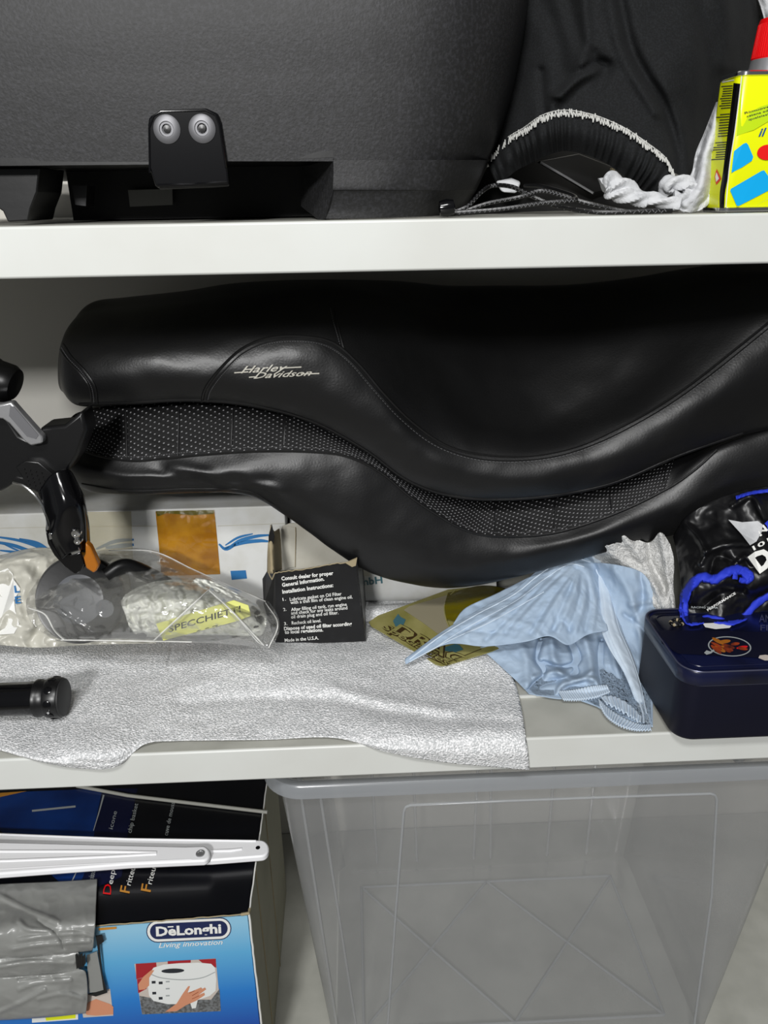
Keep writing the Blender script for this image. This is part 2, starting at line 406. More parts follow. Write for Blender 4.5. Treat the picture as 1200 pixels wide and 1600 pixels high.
# ------------------------------------------------------------------ upper shelf: the top case
tc_ = thing('top_case', 'large black textured hard luggage case filling the left of the upper shelf', 'case', PZ(300, 345, T1T))
def case_row(py, dx, ys):
    xs = (-330, -150, 60, 280, 480, 600, 680, 735, 780, 806, 812, 790)
    return [PY(x+dx*(0 if k < 4 else min(1, (k-3)/5)), py, y) for k, (x, y) in enumerate(zip(xs, ys))]
YF = (.012, .012, .012, .012, .012, .013, .018, .03, .055, .1, .19, .37)
def yo(a): return [y+a for y in YF]
cs = [case_row(-420, 34, yo(.03)), case_row(-200, 24, yo(.012)), case_row(0, 12, yo(0)), case_row(120, -6, yo(-.001)), case_row(200, -26, yo(0)), case_row(252, -48, yo(.001))]
nf = lambda p, px, py, u, v: p+Vector((0, noise.noise(p*9)*.0012, 0))
patch('shell', cs, m_case, tc_, 90, 60, nf)
CASEB = bvh_of(*grid(cs, 90, 60, nf)[:2])
# lower right corner of the shell with its chamfered foot, left facet and underside
def low_row(py, xs, ys): return [PY(x, py, y) for x, y in zip(xs, ys)]
lr = [low_row(250, (521, 580, 640, 700, 745, 760, 764, 742), (.013, .013, .015, .025, .06, .1, .19, .37)),
      low_row(272, (521, 580, 636, 692, 736, 752, 754, 732), (.013, .013, .016, .026, .061, .1, .19, .37)),
      low_row(295, (520, 580, 630, 684, 725, 741, 744, 722), (.013, .013, .017, .027, .062, .1, .19, .37)),
      low_row(300, (520, 580, 630, 684, 722, 737, 742, 720), (.015, .015, .019, .029, .064, .1, .19, .37)),
      low_row(325, (515, 576, 622, 668, 704, 720, 724, 704), (.019, .019, .023, .035, .068, .11, .19, .37)),
      [PS(x, 340, y, T1T+.0008) for x, y in ((509, .02), (572, .02), (615, .024), (660, .037), (690, .07), (704, .11), (706, .19), (690, .37))]]
patch('corner_foot', lr, m_case, tc_, 60, 40)
q = [PY(521, 247, .013), PY(520, 297, .013), PS(509, 348, .02, T1T+.0008), PY(498, 344, .03), PY(470, 322, .09), PY(472, 262, .09)]
obj('foot_facet', *prism(q, Vector((.003, .004, 0))), m_case, tc_, smooth=False)
# recess: underside, dark core behind it, feet
z_u = PY(100, 258, .013).z
u0 = [PY(-330, 262, .013), PY(235, 257, .013), PY(358, 252, .013), PY(521, 246, .013)]
obj('underside', *prism([u0[0], u0[1], u0[2], u0[3], Vector((u0[3].x-.01, .41, u0[3].z)), Vector((u0[0].x, .41, u0[0].z))], Vector((0, 0, .004))), m_black, tc_, smooth=False)
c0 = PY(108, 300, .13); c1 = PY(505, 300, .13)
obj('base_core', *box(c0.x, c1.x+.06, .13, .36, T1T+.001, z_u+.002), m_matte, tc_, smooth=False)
f = [PY(-40, 262, .03), PY(62, 262, .03), PY(58, 300, .03), PY(48, 326, .03), PY(44, 345, .03), PY(12, 347, .03), PY(4, 330, .03), PY(-40, 300, .03)]
obj('foot', *prism(f, Vector((0, .05, 0))), m_black, tc_, smooth=False, bevel=.001)
f = [PY(112, 290, .08), PY(136, 290, .08), PY(134, 322, .08), PY(118, 320, .08)]
obj('catch_tab', *prism(f, Vector((0, .02, 0))), m_black, tc_, smooth=False)
f = [PY(200, 297, .12), PY(269, 295, .12), PY(270, 320, .12), PY(203, 323, .12)]
tag(obj('rating_label', *prism(f, Vector((0, .0012, 0))), mat('grey_label', '54544f', .5), tc_, smooth=False), 'grey sticker on the recessed base')
# latch bracket with two rivets
bp_ = [(233, 262), (231, 215), (231, 195)]+[(231+16*(1-math.cos(t)), 184-0-13*math.sin(t)+6) for t in (.4, .8, 1.2)]+[(250, 171), (322, 169)]+[(340, 177), (345, 190), (350, 225), (356, 268), (358, 291), (330, 293), (250, 296), (242, 290)]
V, fs = prism([PY(x, y, .0085) for x, y in bp_], Vector((0, .004, 0)))
br = obj('latch_bracket', V, fs, m_gloss, tc_, bevel=.0012)
BR = bvh_of(V, fs)
obj('rim', *tube([PY(x, y, .0083) for x, y in [(234, 270), (233, 200), (240, 181), (252, 174), (321, 172), (337, 180), (343, 196), (353, 262)]], .0007, 6), m_gloss, br)
obj('rim', *tube([PY(x, y, .0078) for x, y in [(246, 290), (300, 289), (356, 285)]], .0012, 6), m_gloss, br)
for x, y in ((261, 202), (316, 201)):
    o = PY(x, y, .0085)
    obj('rivet', *lathe([(.0088, 0), (.0088, .0006), (.0074, .0016), (.0048, .0019), (.0044, .0012), (.0032, .0012), (.0028, -.0012), (.0001, -.0012)], o, (0, -1, 0), 36), m_rivet, br)
    obj('rivet_core', *lathe([(.0027, -.001), (.0024, .0006), (.0001, .0009)], o, (0, -1, 0), 20), m_black, br)

# ------------------------------------------------------------------ fabric bag with gathered mouth
bg = thing('drawstring_bag', 'black fabric bag with white overlocked hem and gathered mouth beside the luggage case', 'bag', PZ(950, 330, T1T))
rb = rowsY([
 [(690, -150, .26), (800, -150, .2), (900, -150, .15), (1000, -150, .14), (1100, -150, .16), (1190, -150, .24)],
 [(710, -20, .26), (800, -20, .17), (900, -20, .11), (1000, -20, .1), (1110, -20, .12), (1196, -20, .22)],
 [(715, 90, .25), (800, 90, .15), (890, 90, .09), (990, 90, .075), (1090, 90, .09), (1186, 90, .2)],
 [(705, 180, .24), (790, 165, .14), (880, 150, .08), (970, 160, .06), (1060, 180, .07), (1145, 200, .17)],
 [(690, 270, .22), (768, 248, .13), (880, 180, .07), (960, 196, .05), (1050, 268, .045), (1122, 290, .12)]])
fb = folder([([(880, -20), (905, 60), (930, 90), (945, 110)], 12, -.007), ([(840, -20), (870, 60), (880, 110)], 16, -.008), ([(912, -20), (915, 80), (890, 130), (875, 150)], 9, .008),
  ([(872, 140), (905, 112), (940, 98), (950, 100)], 7, -.006), ([(870, 148), (900, 126), (930, 108)], 8, .006), ([(945, 110), (935, 140)], 10, -.003),
  ([(965, -20), (985, 70), (1010, 120), (1040, 170), (1058, 240), (1060, 280)], 9, -.012), ([(950, -20), (968, 70), (995, 125), (1025, 175)], 10, .006),
  ([(1090, -20), (1105, 60), (1110, 140), (1100, 240)], 16, -.010), ([(1130, -20), (1140, 60), (1135, 100)], 14, .008), ([(845, 110), (850, 190)], 6, -.006), ([(865, 150), (862, 185)], 6, .005)], .006, 60, .0018, 40, 3)
o, BAG = patch('bag_body', rb, m_fabric, bg, 110, 90, fb)
arc = [(762, 254), (790, 222), (820, 203), (850, 183), (885, 176), (930, 184), (975, 203), (1010, 226), (1040, 250), (1056, 280)]
def hemf(p, px, py, u, v):
    g = math.sin(u*150+math.sin(u*31)*2)*.0022*math.sin(min(1, v*1.3)*math.pi*.55)
    return p-ray(px, py)*g
hm = [[PY(x, y, Y) for x, y, Y in zip([a[0] for a in arc], [a[1] for a in arc], (.125, .105, .085, .07, .062, .052, .045, .042, .041, .042))],
      [PY(*p) for p in ((770, 275, .115), (798, 246, .095), (826, 228, .078), (853, 211, .062), (885, 204, .054), (928, 214, .046), (968, 234, .04), (1000, 256, .036), (1026, 278, .035), (1040, 300, .037))],
      [PY(*p) for p in ((778, 292, .12), (805, 268, .105), (832, 254, .09), (858, 242, .075), (885, 236, .066), (922, 244, .056), (958, 262, .05), (985, 284, .046), (1008, 300, .044), (1024, 316, .042))]]
o, HEM = patch('gathered_hem', hm, m_fabric, bg, 260, 24, hemf)
# the overlock: a zigzag of white thread on the seam line
q = cr([PY(x, y, Y-.003) for (x, y), Y in zip(arc, (.125, .105, .085, .07, .062, .052, .045, .042, .041, .042))], 230)
zz = []
for i, p in enumerate(q):
    if 12 < i < 30 and i % 9 < 4 or i < 6: continue
    zz.append((i, p+UP*((.0018 if i % 2 else -.0026)+random.uniform(-.0014, .0012))+RT*random.uniform(-.0006, .0006)))
ms = [tube([zz[i][1], zz[i+1][1]], .00042, 5) for i in range(len(zz)-1) if zz[i+1][0]-zz[i][0] < 3]
ms += [tube([q[i]-RT*.0008+UP*.0018, q[i+1]+UP*.0018], .0003, 5) for i in range(30, 225) if i % 7]
tag(obj('overlock_stitching', *merge(*ms), m_whitethread, bg), 'white overlock stitching')
# the inside seen through the mouth
obj('lining', *grid(rowsY([[(680, 300, .24), (840, 230, .2), (960, 225, .2), (1060, 300, .16)], [(690, 338, .2), (850, 330, .1), (960, 330, .08), (1060, 330, .07)]]), 20, 10)[:2], m_matte, bg)
t = thing('black_plastic_case', 'flat black plastic object with a pale edge inside the mouth of the fabric bag', 'case', PZ(890, 320, T1T))
f = [PY(843, 252, .115), (PY(905, 240, .12)), PY(962, 262, .12), PY(958, 296, .1), PY(926, 302, .085)]
obj('panel', *prism(f, Vector((0, .012, .0))), m_black, t, bevel=.001)
obj('pale_edge', *tube([PY(845, 254, .1135), PY(885, 277, .098), PY(927, 302, .083)], .0009, 6), m_alu, t)
f = [PY(956, 262, .075), PY(961, 265, .075), PY(956, 288, .07), PY(951, 284, .07)]
obj('tag_tip', *prism(f, Vector((0, .004, .0))), m_torn, t)
f = [PY(775, 283, .11), PY(800, 278, .11), PY(815, 284, .105), PY(808, 302, .1), PY(785, 300, .1)]
tag(obj('paper_scrap', *prism(f, Vector((0, .006, 0))), m_rag, bevel=.002), 'small pale scrap lying behind the black cords at the left of the bag mouth', 'scrap')
# cords on the shelf
ct = thing('black_cord', 'braided black drawstring cord looping over the upper shelf in front of the bag', 'cord', PZ(850, 328, T1T))
def braid(pts, name):
    q = cr([Vector(p) for p in pts], 180)
    o = obj(name, *tube(q, .0016, 8), m_black, ct)
    ms = []
    for i in range(2, 176, 2):
        p = q[i]; t = (q[i+1]-q[i-1]).normalized(); s = t.cross(Vector((0, 1, 0))).normalized()
        sg = 1 if (i//2) % 2 else -1
        ms.append(tube([p+Vector((0, -.0013, 0))+s*.0012*sg-t*.0006, p+Vector((0, -.0016, 0))-s*.0004*sg+t*.0008], .00034, 4))
    tag(obj('fleck', *merge(*ms), m_thread, o), kind='stuff')
zc = T1T+.002
braid([PS(700, 338, .05, zc), PY(730, 322, .05), PY(752, 300, .06), PY(770, 290, .07), PY(800, 292, .06), PY(830, 306, .05), PY(870, 322, .04), PS(930, 330, .02, zc), PS(1000, 330, .014, zc), PS(1050, 330, .014, zc)], 'cord_strand')
braid([PS(715, 334, .05, zc), PY(760, 318, .05), PY(810, 308, .05), PY(845, 298, .045), PY(880, 306, .045), PY(920, 318, .04), PS(980, 329, .026, zc), PS(1045, 328, .024, zc)], 'cord_strand')
braid([PS(710, 338, .035, zc+.001), PS(780, 330, .03, zc+.003), PY(840, 318, .03), PY(900, 310, .035), PY(850, 292, .08), PY(820, 290, .1)], 'cord_strand')
o = PZ(829, 330, T1T+.007)
obj('cord_stopper', *lathe([(.001, -.006), (.005, -.005), (.006, 0), (.005, .005), (.001, .006)], (o.x, .028, T1T+.0065), (1, 0, .1), 16), m_gloss, ct)

# ------------------------------------------------------------------ grey white rag
rg = thing('cotton_rag', 'crumpled grey-white cotton rag squeezed between the black bag and the yellow tin', 'rag', PZ(1080, 330, T1T))
rr = rowsY([[(1121, 160, .06), (1123, 160, .055), (1126, 160, .06)], [(1103, 205, .055), (1115, 205, .042), (1124, 205, .055)], [(1088, 240, .05), (1106, 240, .036), (1120, 240, .05)],
            [(1082, 270, .045), (1100, 272, .03), (1119, 272, .045)], [(1070, 286, .045), (1092, 300, .026), (1116, 300, .04)], [(1050, 300, .04), (1080, 322, .022), (1106, 318, .036)], [(1050, 324, .035), (1070, 331, .022), (1092, 330, .03)]])
rf_ = folder([([(1118, 180), (1100, 240), (1095, 290), (1070, 318)], 6, .004), ([(1110, 200), (1092, 250), (1085, 280)], 4, -.004), ([(1112, 240), (1108, 300), (1085, 325)], 4, -.004)], .003, 20, .0015, 12, 5)
patch('rag_body', rr, m_rag, rg, 50, 90, rf_, solid=.002)
def twist(pts, r, nm, n=60, wob=.3, bulge=None):
    q = cr([Vector(p) for p in pts], n); V, fs = tube(q, r, 20, rf=bulge)
    W = []
    for i, v in enumerate(V):
        k = i//20; a = (i % 20)/20*2*math.pi; c = q[min(k, n-1)]
        s = 1+wob*math.sin(3*a+k*.35)+wob*.8*noise.noise(v*160)
        W.append(c+(v-c)*s)
    return obj(nm, W, fs, m_rag, rg)
twist([PY(941, 291, .03), PY(952, 285, .03), PY(975, 292, .03), PY(1000, 306, .026), PY(1030, 314, .024), PS(1062, 322, .02, T1T+.006)], .0052, 'twisted_corner', 70, .28, lambda t: .75+.5*math.sin(math.pi*min(1, t*1.6+.1)) if t < .6 else .8)
twist([PY(948, 296, .03), PY(960, 302, .028), PY(985, 308, .025), PY(1010, 313, .024)], .0045, 'twisted_fold', 50)
twist([PY(1044, 300, .035), PY(1042, 290, .032), PY(1056, 284, .03), PY(1074, 288, .03), PY(1082, 300, .028), PY(1070, 312, .025), PY(1052, 312, .026)], .005, 'curled_fold', 60)

# ------------------------------------------------------------------ yellow tin
can = thing('yellow_tin', 'yellow rectangular tin with red cap, blue blocks and a black edge stripe', 'tin', PZ(1160, 328, T1T))
CX0 = PY(1127, 326, .012).x; zb, zt = T1T+.0005, PY(1160, 118, .03).z
def rrect(x0, x1, y0, y1, r, n=8):
    out = []
    for cx, cy, a0 in ((x0+r, y0+r, 180), (x1-r, y0+r, 270), (x1-r, y1-r, 0), (x0+r, y1-r, 90)):
        for k in range(n+1):
            t = math.radians(a0+90*k/n); out.append((cx+r*math.cos(t), cy+r*math.sin(t)))
    return out
def loft_rr(x0, x1, y0, y1, r, prof, n=8):
    """prof: (inset, z)"""
    V, fs = [], []; rings = [rrect(x0+i, x1-i, y0+i, y1-i, max(.0005, r-i), n) for i, z in prof]; N = len(rings[0])
    for ring, (i, z) in zip(rings, prof): V += [Vector((a, b, z)) for a, b in ring]
    for j in range(len(prof)-1):
        for k in range(N): fs.append((j*N+k, j*N+(k+1) % N, (j+1)*N+(k+1) % N, (j+1)*N+k))
    fs += [tuple(reversed(range(N))), tuple((len(prof)-1)*N+k for k in range(N))]
    return V, fs
x0, x1, y0, y1 = CX0, CX0+.082, .012, .046
V, fs = loft_rr(x0, x1, y0, y1, .007, [(.0004, zb+.003), (0, zb+.004), (0, zt-.003), (.0004, zt-.002)], 10)
cb = obj('body', V, fs, m_yellow, can); CAN = bvh_of(V, fs)
obj('bottom_rim', *loft_rr(x0-.0008, x1+.0008, y0-.0008, y1+.0008, .0078, [(.001, zb), (0, zb+.0008), (0, zb+.0028), (.001, zb+.0034)], 10), m_chrome, can)
obj('top_rim', *loft_rr(x0-.0008, x1+.0008, y0-.0008, y1+.0008, .0078, [(.001, zt-.0026), (0, zt-.002), (0, zt), (.001, zt+.0008), (.003, zt+.0006), (.0035, zt-.001)], 10), m_chrome, can)
cc = (PY(1180, 80, .029).x+.0148, (y0+y1)/2, zt)
obj('neck', *lathe([(.0165, -.0005), (.0165, .001), (.0148, .0055), (.0145, .009)] if 0 else [(.0168, -.0005), (.0166, .0015), (.0158, .006), (.0155, .009)], cc, (0, 0, 1), 48), m_alu, can)
cap = obj('cap', *lathe([(.0150, .008), (.0153, .0085), (.0151, .012), (.0136, .031), (.013, .033), (.009, .0335), (.0001, .0335)], cc, (0, 0, 1), 60), m_red, can)
ms = [tube([(cc[0]+.0152*math.cos(a), cc[1]+.0152*math.sin(a), zt+.010), (cc[0]+.0137*math.cos(a), cc[1]+.0137*math.sin(a), zt+.030)], .0003, 4) for a in [k*math.pi/30 for k in range(60)]]
tag(obj('grip_rib', *merge(*ms), m_red, cap), kind='stuff')
def print_on(nm, b, pts, M, par, off=.0008):
    V, fs = poly(b, pts, off); return obj(nm, V, fs, M, par, smooth=False)
# black corner stripe follows the rounded corner
V, fs = ribbon(CAN, [(1153, 119), (1143, 200), (1134, 270), (1129, 300), (1128, 324)], 10, 30, .0006, lambda t: 1.1-.35*t, 8)
tag(obj('corner_stripe', V, fs, m_gloss, cb), 'black corner stripe')
V, fs = ribbon(CAN, [(1159, 119), (1149, 200), (1140, 260), (1134, 324)], 1.6, 30, .0008); obj('stripe_border', V, fs, m_carton, cb)
for (ya, yb, nln) in ((134, 172, 10), (178, 216, 9), (222, 252, 8)):
    for k in range(nln):
        y = ya+(yb-ya)*k/nln; xa = 1146-(y-134)*.108; L = xa-17-random.choice((0, 0, 3, 6))
        V, fs = ribbon(CAN, [(L+1, y+1.2), (xa-1, y)], 1.5, 5, .0005)
        if len(V) > 3: obj('text_line', V, fs, m_ink, cb)
V, fs = ribbon(CAN, [(1128, 128.5), (1147, 125)], 1.6, 5, .0005); obj('text_line', V, fs, m_paper, cb)
print_on('green_panel', CAN, [(1160, 118), (1200, 116.5), (1245, 116), (1245, 176), (1200, 190), (1178, 203), (1151, 212)], m_green, cb, .0007)
print_on('warning_diamond', CAN, [(1119.5, 264), (1127, 279.5), (1119, 289), (1116.5, 276)], m_redprint, cb, .0008)
print_on('diamond_field', CAN, [(1119.5, 269), (1123.5, 279), (1119, 284.5), (1117.5, 276)], m_paper, cb, .001)
print_on('blue_block', CAN, [(1147, 236), (1161, 225), (1166, 223), (1169, 226), (1177, 245), (1175, 251), (1160, 261), (1143, 270)], m_cyan, cb)
print_on('blue_block', CAN, [(1142, 295), (1190, 267), (1194, 266), (1204, 280), (1204, 296), (1154, 322), (1151, 321), (1141, 298)], m_cyan, cb)
print_on('blue_block', CAN, [(1177, 323), (1204, 309), (1232, 295), (1232, 323)], m_cyan, cb)
print_on('red_block', CAN, ell(1199, 238, 16, 12, 24, rot=-8), m_redprint, cb)
for k, s in enumerate(('Rimuove dalla', 'catena ed elimina', 'qualsiasi traccia')):
    text('print_line', s, CAN, (1164+k*3, 178+k*5.2), (1226+k*2, 161+k*5.2), 3.3, m_ink, cb, .006)
text('script_word', 'il tuo', CAN, (1185, 213), (1232, 210), 13, m_blueink, cb, .02, .4)
# grey plastic at the very corner, behind the bag
patch('plastic_wrapper', rowsY([[(1165, -40, .2), (1200, -40, .19), (1250, -40, .2)], [(1185, 0, .19), (1210, 5, .18), (1260, 0, .2)], [(1197, 48, .18), (1215, 45, .17), (1260, 40, .2)], [(1201, 110, .18), (1220, 110, .17), (1260, 100, .2)], [(1180, 329.5, .15), (1220, 329.5, .15), (1260, 329, .15)]]), m_rag, None, 20, 30, folder([], .004, 20, .002, 15, 8), solid=.0015)[0].update_tag()
tag(bpy.data.objects['plastic_wrapper'], 'pale grey crumpled wrapper peeping out above the red cap at the right edge', 'wrapper')

# ------------------------------------------------------------------ the two seats
def station(rows_px, Ys, fix=None):
    return [[PY(x, y, Yv[k] if isinstance(Yv, (list, tuple)) else Yv) for k, (x, y) in enumerate(r)] for r, Yv in zip(rows_px, Ys)]
def ends(a, b, c, n=15): return [a, b]+[c]*(n-2)
C1 = [(101, 612), (124, 634), (200, 632), (300, 628), (400, 637), (490, 662), (570, 705), (640, 755), (720, 780), (830, 781), (950, 760), (1060, 715), (1160, 680), (1260, 655), (1340, 640)]
D1 = [(91, 600), (110, 600), (200, 588), (300, 590), (400, 592), (495, 603), (585, 650), (655, 708), (735, 745), (835, 750), (940, 725), (1045, 680), (1150, 610), (1250, 560), (1340, 530)]
E1 = [(91, 560), (106, 550), (200, 540), (310, 535), (400, 530), (508, 530), (588, 588), (660, 668), (745, 705), (838, 712), (930, 690), (1035, 630), (1140, 555), (1240, 480), (1340, 440)]
F1 = [(96, 535), (112, 515), (200, 505), (310, 498), (410, 488), (520, 482), (612, 530), (684, 602), (762, 648), (845, 658), (925, 630), (1020, 570), (1120, 490), (1220, 430), (1330, 400)]
G1 = [(107, 515), (128, 490), (200, 480), (300, 470), (400, 455), (530, 448), (640, 475), (710, 515), (780, 545), (850, 548), (920, 520), (1000, 480), (1090, 440), (1200, 415), (1320, 395)]
H1 = [(120, 500), (150, 472), (200, 465), (290, 455), (370, 443), (500, 438), (620, 439), (700, 447), (780, 449), (855, 449), (920, 444), (990, 434), (1070, 420), (1180, 405), (1300, 392)]
NS = 15
def ys(base, l0, l1): return [l0, l1]+[base]*(NS-2)
R1 = station([C1, D1, E1, F1, G1, H1], [ys(.17, .2, .182), ys(.157, .192, .17), ys(.168, .2, .18), ys(.2, .22, .21), ys(.25, .24, .245), ys(.325, .26, .29)])
I1 = [Vector((p.x, min(.40, p.y+.045), p.z-.03)) for p in R1[5]]
J1 = [Vector((p.x*.98+c.x*.02, .36 if k > 1 else .29, c.z+.045)) for k, (p, c) in enumerate(zip(R1[5], R1[0]))]
K1 = [Vector((c.x, c.y+.03, c.z+.012)) for c in R1[0]]
def leather_fn(p, px, py, u, v): return p+Vector((0, noise.noise(p*28)*.0018+noise.noise(p*80)*.0005, 0))
s1 = thing('motorcycle_seat', 'upper black leather motorcycle seat with silver script lettering on its side', 'seat', PY(640, 760, .25), 'black leather motorcycle seats stacked on the middle shelf')
ring = R1+[I1, J1, K1]
V, fs, uv = grid(ring, 150, 110, leather_fn, closed_v=True, caps=True)
obj('leather_cover', V, fs, m_leather, s1, sharp=False); SE1 = bvh_of(V, fs)
seam1 = [(315, 628), (322, 605), (345, 575), (378, 545), (420, 528), (470, 525), (520, 535), (560, 568), (600, 615), (645, 660), (700, 697), (760, 711), (830, 712), (900, 698), (960, 672), (1020, 640), (1080, 600), (1140, 553), (1196, 508), (1250, 462)]
def shift(pts, dx, dy): return [(x+dx, y+dy) for x, y in pts]
def offs(pts, d):
    q = spl(pts, 60); out = []
    for i, (x, y) in enumerate(q):
        a = q[max(0, i-1)]; c = q[min(59, i+1)]; dx, dy = c[0]-a[0], c[1]-a[1]; L = math.hypot(dx, dy) or 1; out.append((x-dy/L*d, y+dx/L*d))
    return out[::3]+[out[-1]]
obj('piping', *surf_tube(SE1, seam1, .0014, 140, .0002), m_leather, s1)
obj('welt', *surf_tube(SE1, offs(seam1, 7), .0007, 140, .0001), m_leather, s1)
tag(obj('stitching', *dashes(SE1, offs(seam1, 9), .00032, 230, .0008), m_thread, s1), kind='stuff')
s_l = [(99, 538), (112, 558), (133, 580), (148, 603), (152, 630)]
obj('rear_seam', *surf_tube(SE1, s_l, .0013, 50, .0002), m_leather, s1)
obj('rear_seam', *surf_tube(SE1, shift(s_l, -8, 3), .0008, 50, .0002), m_leather, s1)
tag(obj('stitching', *dashes(SE1, shift(s_l, -5, 2), .00032, 36, .0008), m_thread, s1), kind='stuff')
obj('bottom_piping', *surf_tube(SE1, shift([p for p in C1[1:13]], 0, -3), .0013, 120, .0002), m_leather, s1)
obj('cross_seam', *surf_tube(SE1, [(538, 548), (532, 525), (527, 503), (522, 480)], .0012, 20, .0002), m_leather, s1)
tag(obj('stitching', *dashes(SE1, [(533, 545), (527, 523), (521, 503), (516, 480)], .0003, 20, .0006), m_thread, s1), kind='stuff')
bd = tag(obj('script_badge', *ribbon(SE1, [(366, 582.5), (388, 581)], 1.8, 6, .0012), m_cream, s1, smooth=False), 'silver script badge')
for pp_ in ([(440, 575), (471, 573.5)], [(389, 589.5), (402, 588.5)], [(470, 584.5), (499, 583.5)]): obj('badge_stroke', *ribbon(SE1, pp_, 1.8, 6, .0012), m_cream, bd, smooth=False)
text('lettering', 'Harley', SE1, (376, 583), (450, 579), 11, m_cream, bd, .012, .55, .0014, raise_=.0006)
text('lettering', 'Davidson', SE1, (396, 591.5), (488, 586.5), 9.5, m_cream, bd, .012, .55, .0014, raise_=.0006)

C2 = [(97, 712), (128, 762), (200, 773), (300, 770), (385, 773), (450, 808), (520, 858), (590, 898), (690, 918), (790, 906), (890, 878), (990, 852), (1090, 825), (1190, 796), (1300, 770)]
D2 = [(88, 698), (110, 728), (200, 748), (300, 745), (385, 743), (470, 768), (545, 810), (620, 852), (700, 882), (785, 876), (885, 853), (985, 822), (1080, 788), (1180, 745), (1300, 710)]
E2 = [(90, 684), (130, 705), (210, 720), (310, 711), (400, 705), (490, 706), (570, 722), (640, 775), (710, 820), (775, 838), (865, 833), (960, 803), (1040, 765), (1120, 705), (1250, 660)]
F2 = [(98, 662), (140, 640), (210, 628), (305, 622), (402, 630), (495, 654), (580, 697), (653, 748), (728, 772), (790, 776), (880, 768), (968, 748), (1055, 712), (1130, 685), (1250, 650)]
R2 = station([C2, D2, E2, F2], [ys(.172, .21, .19), ys(.16, .2, .178), ys(.17, .205, .183), ys(.2, .22, .21)])
G2 = [Vector((f.x, .31 if k > 1 else .26, f.z-.014)) for k, f in enumerate(R2[3])]
H2 = [Vector((f.x, .36 if k > 1 else .29, f.z-.035)) for k, f in enumerate(R2[3])]
I2 = [Vector((f.x, .34 if k > 1 else .28, max(f.z-.05, .145))) for k, f in enumerate(R2[3])]
J2 = [Vector((c.x, .235, max(c.z+.012, .1425))) for c in R2[0]]
K2 = [Vector((c.x, c.y+.02, c.z+.008)) for c in R2[0]]
fl = folder([([(250, 735), (300, 745), (345, 768)], 9, -.003), ([(270, 730), (325, 742), (370, 765)], 9, .003), ([(150, 760), (260, 752), (420, 750)], 7, -.002), ([(390, 752), (440, 770)], 10, .003)])
def f2(p, px, py, u, v): return leather_fn(fl(p, px, py, u, v) if v < .3 else p, px, py, u, v)
s2 = thing('motorcycle_seat', 'lower black leather motorcycle seat with a pinholed side panel, under the lettered one', 'seat', PY(640, 900, .25), 'black leather motorcycle seats stacked on the middle shelf')
V, fs, uv = grid(R2+[G2, H2, I2, J2, K2], 150, 110, f2, closed_v=True, caps=True)
obj('leather_cover', V, fs, m_leather, s2, sharp=False); SE2 = bvh_of(V, fs)
top_ = spl([(108, 655), (130, 643)]+F2[2:13], 160); bot_ = spl([(112, 692), (150, 711)]+E2[2:13], 160)
V, uv = [], []
for j in range(15):
    for i in range(160):
        a, b = top_[i], bot_[i]; t = j/14
        x, y = a[0]+(b[0]-a[0])*t, a[1]+(b[1]-a[1])*t-1
        p = hit(SE2, x, y, .0009); V.append(p if p is not None else PY(x, y, .2)); uv.append((i/159, t))
fs = [(j*160+i, j*160+i+1, j*160+161+i, j*160+160+i) for j in range(14) for i in range(159)]
o = obj('pinholed_panel', V, fs, m_perf, s2, uv=uv, sharp=False); PAN = bvh_of(V, fs)
tag(o, 'pinholed leather panel')
ms = []
for a, b in (((197, 643), (199, 716)), ((280, 636), (278, 712)), ((364, 640), (361, 707)), ((446, 652), (443, 704)), ((773, 786), (774, 832)), ((868, 780), (866, 826)), ((952, 762), (955, 795)), ((1040, 728), (1038, 752))):
    q = on(PAN, [(a[0]+(b[0]-a[0])*k/6, a[1]+(b[1]-a[1])*k/6) for k in range(7)], .0002)
    if len(q) > 3: obj('panel_seam', *tube(q, .0009, 6), m_leather, s2)
e2 = [(118, 700), (160, 714), (210, 720), (260, 716), (310, 711), (400, 705), (490, 706), (545, 714), (595, 738), (640, 775), (680, 802), (725, 827), (775, 838), (865, 833), (960, 803), (1040, 765), (1085, 735), (1120, 703)]
def pip(b1, b2, pts, n, off):
    return [h for h in ((hit(b1, x, y, off) or hit(b2, x, y, off)) for x, y in spl(pts, n)) if h is not None]
obj('piping', *tube(pip(SE2, PAN, e2, 150, .001), .0013, 6), m_leather, s2)
tag(obj('stitching', *dashes(PAN, shift(e2, 0, -6), .0003, 200, .0006), m_thread, s2), kind='stuff')
obj('lower_welt', *surf_tube(SE2, shift(C2[1:5], 0, -6)+[(430, 790)], .0009, 60, .0002), m_leather, s2)

# ------------------------------------------------------------------ middle shelf: cartons at the back
YC = .235
wc = thing('white_carton', 'white carton with blue wave print and brown tape at the back of the middle shelf', 'box', (-.3, .3, .0022))
zt_ = PY(220, 797, YC).z; xr = PY(447, 830, YC).x
V, fs = box(-.5, xr, YC, YC+.12, .0024, zt_)
o = obj('carton_body', V, fs, m_carton, wc, smooth=False, bevel=.0015); CB = bvh_of(V, fs)
V, fs = ribbon(CB, [(-30, 826), (120, 823), (246, 822)], 1.2, 20, .0003); obj('flap_edge', V, fs, m_carton_in, o)
V, fs = ribbon(CB, [(340, 822), (445, 818)], 1.2, 10, .0003); obj('flap_edge', V, fs, m_carton_in, o)
print_on('brown_tape', CB, [(243, 800), (335, 798), (340, 850), (344, 897), (252, 900), (248, 850)], m_tape, o, .0008)
print_on('tape_end_fold', CB, [(243, 798.6), (335, 797), (334, 803), (300, 805), (260, 802), (246, 807)], m_olivedark, o, .0012)
print_on('aged_tape', CB, [(131, 800), (205, 799), (208, 880), (140, 885)], m_cleartape, o, .0007)
